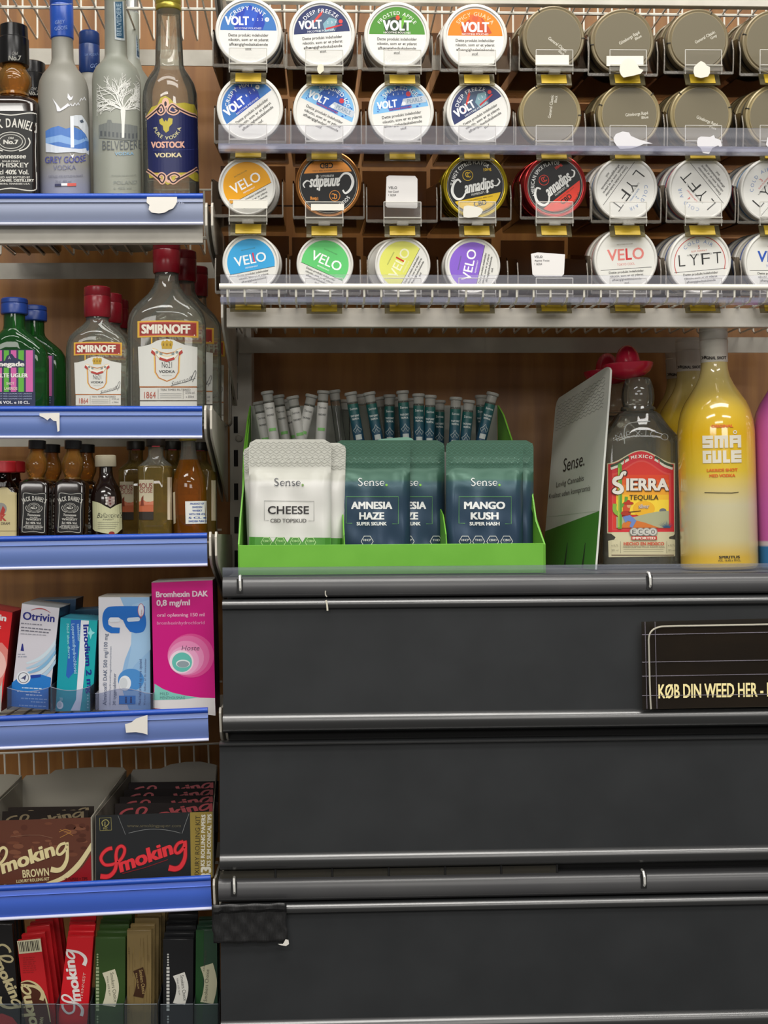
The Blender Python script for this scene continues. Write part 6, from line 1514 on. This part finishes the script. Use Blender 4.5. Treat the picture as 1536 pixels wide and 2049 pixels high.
# ================================================================ rolling paper displays (fifth shelf)
def smoking(a, tf, col, lay=5, under=None):
    """script wordmark; drawn in its own frame (0..1120, 1280..1790) and mapped by tf"""
    old = a.tf; a.tf = lambda x, y: old(*tf(x, y))
    def go(c, ex, l):
        a.stroke([(158, 1390), (95, 1405), (35, 1460), (12, 1530), (60, 1600), (150, 1600), (240, 1560), (300, 1480), (315, 1400), (275, 1362), (225, 1395), (205, 1480), (210, 1570), (195, 1660), (150, 1725), (90, 1755), (5, 1750)], [44 + ex, 36 + ex, 34 + ex, 34 + ex, 36 + ex, 44 + ex, 60 + ex], c, l, sm=5)
        a.T('mokin', 258, 1700, 175, 735, c, b=.045 + ex * .0008, rot=19.5, sh=.12, lay=l, al='l')
        a.stroke([(1068, 1305), (1000, 1330), (960, 1400), (975, 1450), (1020, 1440), (1075, 1370), (1088, 1300), (1092, 1400), (1085, 1520), (1035, 1620), (965, 1655), (880, 1640)], [36 + ex, 34 + ex, 34 + ex, 40 + ex, 40 + ex, 56 + ex, 72 + ex], c, l, sm=5)
    if under: go(under, 16, lay - 1)
    go(col, 0, lay); a.tf = old
def open_box(label, q, back, Yf, Yb, col, art, inner, name='display_carton', extra=None, sidec=None):
    """open-topped carton: front panel quad q (TL,TR,BR,BL px), back panel top edge px list at Yb"""
    TL_, TR_, BR_, BL_ = [W(x, y, Yf) for x, y in q]; o_ = (BL_ + BR_) / 2; root = empty(name, o_, label, 'box', 'rolling paper display boxes')
    P = [p_ - o_ for p_ in (TL_, TR_, BR_, BL_)]
    MB().prism([P[0], P[1], P[2], P[3]], (0, .0012, 0)).build('front_panel', mat(col, .4), root)
    B = [W(x, y, Yb) - o_ for x, y in back]
    zlo = P[3].z + .001
    im = mat(inner, .75)
    MB().prism([Vector((B[0].x, B[0].y, zlo))] + B + [Vector((B[-1].x, B[-1].y, zlo))], (0, .0012, 0)).build('back_panel', im, root)
    MB().prism([P[0] + Vector((0, .0013, 0)), P[3] + Vector((0, .0013, 0)), Vector((B[0].x, B[0].y, zlo)), B[0]], (-.0011, 0, 0)).build('side_panel', mat(sidec or inner, .7), root)
    MB().prism([P[1] + Vector((0, .0013, 0)), P[2] + Vector((0, .0013, 0)), Vector((B[-1].x, B[-1].y, zlo)), B[-1]], (.0011, 0, 0)).build('side_panel', mat(sidec or inner, .7), root)
    a = Art(); art(a); a.build('front_print', root, lambda x, y, h: W(x, y, Yf - h) - o_, rough=.35, step=.00006, clipx=(min(q[0][0], q[3][0]), max(q[1][0], q[2][0])))
    return root, o_
def brown_art(a):
    a.poly([(-40, 1643), (181, 1636), (183, 1765), (-40, 1770)], '5c3426', 0)
    rr = random.Random(5)
    for i in range(46):
        x, y = rr.uniform(-38, 176), rr.uniform(1645, 1720); a.ell(x, y, rr.uniform(3, 14), rr.uniform(2, 6), rr.choice(['6a3e2c', '522c20', '744834', '4c281c']), 1 + i % 3, n=9)
    a.stroke([(118, 1665), (130, 1660), (142, 1664), (132, 1670), (120, 1676)], 1.2, 'a8763c', 5, sm=4); a.stroke([(120, 1660), (136, 1666), (146, 1672)], 1, 'a8763c', 5)
    a.poly([(100, 1768), (140, 1755), (165, 1735), (182, 1710), (183, 1765)], '86141c', 4)
    a.poly(smoothpts([(92, 1766), (125, 1752), (155, 1725), (182, 1686)], 6) + smoothpts([(182, 1702), (160, 1735), (135, 1757), (108, 1768)], 6), 'd2c596', 5)
    smoking(a, lambda x, y: (-36 + x / 6.4, 1483 + y / 6.4), 'd6c896', 7, 'a4442c' if 0 else None)
    a.T('BROWN', 72, 1754, 15, 53, 'd2c596', b=.03, rot=5, lay=7); a.T('LUXURY ROLLING KIT', 66, 1764, 6, 66, 'cabd90', b=.03, rot=5, lay=7)
    a.T('30 PAPERS + TIPS', 152, 1762, 6, 46, '4c0c12', b=.03, rot=2, lay=7); a.stroke([(20, 1675), (50, 1671), (80, 1671), (105, 1677)], .8, '8a6450', 5)
YF5 = 1.478
open_box('brown leather look display box of rolling papers with cream script', [(-45, 1644), (181, 1636), (183, 1764), (-45, 1771)],
         [(45, 1560), (52, 1552), (100, 1549), (110, 1541), (140, 1538), (200, 1535), (247, 1536), (251, 1541)], YF5, 1.655, '5c3426', brown_art, 'a39e90')
def black_art(a):
    a.poly([(192, 1632), (425, 1624), (425, 1756), (192, 1763)], '222426', 0)
    a.poly([(380, 1625.5), (425, 1624), (425, 1756), (382, 1757)], '94803c', 1)
    a.T('LUXURY ROLLING KIT', 398, 1764, 9, 132, '3a3220', b=.0, rot=89, lay=3, al='l')
    a.T('KS ROLLING PAPERS', 409, 1733, 7.5, 103, 'ddd8c8', b=.05, rot=89, lay=3, al='l'); a.T('KS SLIM CONICAL TIPS', 421, 1733, 7.5, 104, 'ddd8c8', b=.05, rot=89, lay=3, al='l')
    a.T('33', 421, 1760, 19, 26, 'e0dccc', b=.06, rot=89, lay=3, al='l')
    a.stroke([(199, 1637), (222, 1636), (223, 1661), (200, 1662)], 1.2, '8c8452', 3, closed=True); a.stroke([(206, 1653), (204, 1645), (212, 1640), (218, 1646), (214, 1652), (210, 1654), (210, 1644)], 1.8, '9a9258', 3, sm=3); a.T('FSC', 211, 1660, 4, 9, '9a9258', b=.02, lay=3)
    a.stroke([(236, 1632), (243, 1650), (251, 1670)], 1.0, '6a6c6c', 3); a.stroke([(378, 1628), (370, 1650), (364, 1668)], 1.0, '7a7c7c', 3); a.stroke([(257, 1667), (285, 1661), (310, 1659), (340, 1662), (361, 1667)], 1.0, '7a7c7c', 3, sm=3)
    a.T('www.smokingpaper.com', 308, 1655, 6, 108, '5a5440', b=.01, lay=3)
    smoking(a, lambda x, y: (200 + x / 6.4, 1480 + y / 6.4), 'd8343c', 6, '7c1418')
    a.stroke([(245, 1748), (290, 1736), (336, 1720)], 1.4, '7c1c22', 6)
bx, bo = open_box('black display box of rolling papers with red script and gold side band', [(192, 1632), (425, 1624), (425, 1755), (192, 1762)],
         [(262, 1548), (266, 1540), (322, 1538), (340, 1530), (370, 1525), (400, 1524), (425, 1529), (433, 1531)], YF5, 1.655, '222426', black_art, '97938a', sidec='6a645a')
open_box('empty grey display box cut by the left frame edge', [(-250, 1650), (-52, 1645), (-50, 1770), (-250, 1776)], [(-140, 1560), (-60, 1552), (20, 1549), (42, 1552)], YF5 + .004, 1.655, '4a3026', lambda a: a.rect(-250, 1640, -50, 1648, '6c655a', 1), 'a39e90')
# packets inside the boxes
def packet(x0, x1, ytop, Y, h_px, col, script, label, grp, lean=.0, notch_or_gloss=True):
    A, B_ = W(x0, ytop, Y), W(x1, ytop, Y); hh = h_px * S(Y); o_ = Vector(((A.x + B_.x) / 2, Y, min(A.z, B_.z) - hh))
    root = empty('rolling_paper_packet', o_, label, 'packet', grp, (-.22, 0, 0)); w_ = (B_.x - A.x); MB().b2(-w_ / 2, w_ / 2, 0, .0022, 0, hh).build('packet_sleeve', mat(col, .7, 0, .2), root, bevel=.0004)
    a = Art(); s_ = S(Y)
    k = w_ / s_ / 1120
    smoking(a, lambda x, y: ((x - 560) * k * .9, (y - 1300) * k * .45 + 3), script, 2)
    if notch_or_gloss: a.ell(w_ / s_ * .10, 30, w_ / s_ * .14, 4.5, '8a8478', 3)  # pale ellipse is a gloss highlight painted onto the packet
    a.build('packet_print', root, lambda x, y, h: Vector((x * s_, -h, hh - y * s_))); return root
for k_ in range(4): packet(250 + k_ * 9 - 22, 437 - 1 + k_ * 0, 1594 - k_ * 14 + 12, 1.515 + .03 * k_, 60, '17100f', '8c1420', ['foremost', 'second', 'third', 'rearmost'][k_] + ' dark packet with red script inside the black display box', 'rolling paper packets in the black box')
for k_ in range(2): packet(2 + 12 * k_, 176 + 10 * k_, 1622 - 8 * k_, 1.500 + .02 * k_, 50, '1c140f', '6c5c3c', ['front', 'rear'][k_] + ' dark packet with tan script inside the brown display box', 'rolling paper packets in the brown box', notch_or_gloss=False)

# ================================================================ long slim packets (bottom left shelf)
def slim(label, q, Yf, col, art, n, shift, rough=.35, dz=.004, grp=''):
    TL_, TR_, BR_, BL_ = [W(x, y, Yf) for x, y in q]; o_ = (BL_ + BR_) / 2
    root = empty('slim_paper_packet', o_, label, 'packet', grp); P = [p_ - o_ for p_ in (TL_, TR_, BR_, BL_)]
    MB().prism(P, (0, .0065, 0)).build('packet_sleeve', mat(col, rough), root, bevel=.0005)
    for k_ in range(n):
        b = dup(root, label=f'{["next", "third", "fourth", "fifth", "sixth", "seventh"][k_]} one behind the {label}'.replace('packet ', 'packet ', 1))
        b['label'] = ' '.join(b['label'].split()[:16]); b.location = o_ + Vector((shift[0] * (k_ + 1) + (k_ % 2) * .0008, .011 * (k_ + 1), shift[1] * (k_ + 1) + (.0015 if k_ % 2 else 0)))
    if art:
        a = Art(); art(a); a.build('packet_print', root, lambda x, y, h: W(x, y, Yf - h) - o_, step=.00006, rough=.35)
    return root
YS = 1.482; gs = 'slim packets on the bottom left shelf'
def vs(cx, cy, k, ang):
    c_, s_ = cos(rad(ang)), sin(rad(ang))
    def f(x, y):
        X = (x - 560) * k; Y_ = (y - 1540) * k; return (cx + X * c_ + Y_ * s_, cy - X * s_ + Y_ * c_)
    return f
def p1(a): smoking(a, vs(8, 1955, .118, -84), 'b8ac84', 3); a.poly([(-20, 2060), (-18, 2030), (5, 2028), (25, 2036), (44, 2060)], 'b03030', 2)
slim('black slim packet with cream script at the left edge', [(-34, 1848), (24, 1850), (44, 2110), (-14, 2110)], YS, '141212', p1, 4, (0, .002), grp=gs)
def p2(a):
    a.poly([(34, 1883), (81, 1878), (84, 1904), (38, 1909)], 'c9c3a4', 2)
    for i in range(13): a.poly([(37 + i * 3.2, 1885 - i * .3), (37 + i * 3.2 + (1.1 + (i * 7 % 3) * .5), 1885 - i * .3), (40 + i * 3.2 + (1.1 + (i * 7 % 3) * .5), 1905 - i * .3), (40 + i * 3.2, 1905 - i * .3)], '2a2620', 3)
    lines(a, 46, 74, 1916, 8, 4.2, '9a1c20', 1.4, -.05, lay=3)
    a.poly(smoothpts([(40, 1966), (58, 1962), (78, 1972), (94, 1998), (102, 2040), (106, 2110)], 5) + [(60, 2110), (50, 2040)], '4a2418', 3)
    a.stroke([(42, 1966), (58, 1963), (78, 1974), (92, 2000), (101, 2045)], (2, 4), 'cabb8c', 4, sm=5)
    smoking(a, vs(66, 2040, .125, 84), 'cabb8c', 5); a.T('BROWN', 86, 2048, 7, 24, 'cabb8c', b=.03, rot=84, lay=5)
slim('red and brown slim packet with a barcode on top', [(34, 1883), (81, 1878), (112, 2110), (58, 2110)], YS - .004, 'b8161e', p2, 5, (.0022, .003), grp=gs)
def p3(a):
    smoking(a, vs(150, 1966, .115, 80), 'e4dcd8', 4); a.T('THINNEST', 165, 2000, 5, 54, 'e0b0a8', b=.0, rot=83, lay=4, al='l')
slim('red slim packet with white script leaning to the left', [(135, 1874), (187, 1874), (170, 2110), (108, 2110)], YS - .004, 'cc1420', p3, 5, (-.0012, .002), grp=gs)
def badge(a, x, y, w_, h_, col, tcol, ang=-82, txt='Smokers Choice'):
    a.poly(smoothpts([(x - w_ * .62, y - h_ / 2 + 8), (x - w_ * .35, y - h_ * .1), (x - w_ * .42, y + h_ * .2), (x - w_ * .62, y + h_ / 2 - 4)], 5) + smoothpts([(x + w_ * .30, y + h_ / 2), (x + w_ * .52, y + h_ * .18), (x + w_ * .55, y - h_ * .12), (x + w_ * .28, y - h_ / 2)], 5), col, 4)
    a.T(txt, x - 2, y - h_ * .40, 7, h_ * .78, tcol, b=.0, rot=ang, lay=6, al='l'); a.T('KING SIZE SLIM', x - 9, y - h_ * .3, 3, h_ * .5, tcol, rot=ang, lay=6, al='l')
def dots(a, x, col):
    for i in range(5): a.ell(x, 1910 + i * 5.2, 1.9, 1.9, col, 4, n=10)
    for i in range(13): a.rect(x - 3, 1935 + i * 6.9, x + 3, 1940 + i * 6.9, col, 3)
    for i in range(5): a.ell(x, 2034 + i * 5.4, 1.9, 1.9, col, 4, n=10)
def p4(a): dots(a, 195, '9aa882'); badge(a, 222, 1977, 28, 76, 'cfcab0', '4a4a3c')
slim('green slim packet with cream badge', [(191, 1876), (251, 1876), (249, 2110), (189, 2110)], YS, '2f4a1c', p4, 6, (0, .0028), grp=gs)
def p5(a):
    rr = random.Random(9)
    for i in range(40): x = rr.uniform(256, 300); y = rr.uniform(1864, 2060); a.stroke([(x, y), (x + rr.uniform(-1, 1), y + rr.uniform(14, 50))], .8, rr.choice(['8a7444', '6e5a34']), 1)
    badge(a, 280, 1966, 22, 62, '3a2212', 'b49a64', txt='Smokers Choice')
    for i in range(4): a.ell(258, 1897 + i * 3.5, .9, .9, '3a2c18', 3, n=8); a.ell(258, 2010 + i * 5, .9, .9, '3a2c18', 3, n=8)
slim('tan wood look slim packet with brown badge', [(254, 1861), (303, 1861), (302, 2110), (254, 2110)], YS, '7c6840', p5, 5, (.0022, .0022), grp=gs)
def p6(a): dots(a, 336, 'c9c9c4'); badge(a, 362, 1978, 26, 66, 'd6d4cc', '4a4a4a')
slim('black slim packet with white badge', [(326, 1879), (387, 1879), (385, 2110), (326, 2110)], YS, '121316', p6, 5, (0, .003), grp=gs)
def p7(a): badge(a, 418, 1968, 28, 82, 'bcb99c', '4c4c40', ang=84 - 0, txt='') ; a.T('Smokers Choice', 414, 2004, 7, 64, '4c4c40', rot=86, lay=6, al='l'); a.poly([(392, 1861), (408, 1861), (404, 2110), (390, 2110)], '1f4a24', 1)
slim('dark green slim packet at the edge of the black cabinet', [(392, 1861), (434, 1860), (436, 2110), (391, 2110)], YS + .004, '24402e', p7, 3, (0, .001), grp=gs)
bt = W(150, 2100, YS)
bs = MB().b2(-.25, .135, 0, .24, -.004, 0).build('bottom_shelf_board', mat('4a4744', .5)); bs.location = (bt.x, 1.455, W(100, 2112, YS).z - .001); tag(bs, 'bottom left shelf board under the slim packets', 'shelf')
# clear front divider
cf = W(100, 2100, 1.466); fr = empty('divider_front', cf, 'clear plastic front panels with dividers before the slim packets', 'divider')
for i, (xa, xb) in enumerate([(-60, 41), (43, 111), (113, 178), (181, 247), (249, 314), (321, 386), (389, 436)]):
    MB().prism([W(x, y, 1.466) - cf for x, y in ((xa, 2010), (xb, 2009), (xb, 2110), (xa, 2110))], (0, .0009, 0)).build('front_pane', clear('e6ecf0', .93, .06, diff=.04, dcol='a8b0b8'), fr)
    MB().tube([W(xa, 2010, 1.4655) - cf, W(xb, 2009, 1.4655) - cf], .0005, 5).build('pane_rim', clear('ffffff', .8, .05, diff=.35, dcol='a8b0b8'), fr)
    pz = [W(xb + 1, 2009, 1.467) - cf, W(xb + 1, 2110, 1.467) - cf]
    MB().prism([pz[0], pz[1], pz[1] + Vector((0, .15, 0)), pz[0] + Vector((0, .15, .02))], (.0009, 0, 0)).build('divider_wall', clear('e6ecf0', .9, .06, diff=.05, dcol='a8b0b8'), fr)
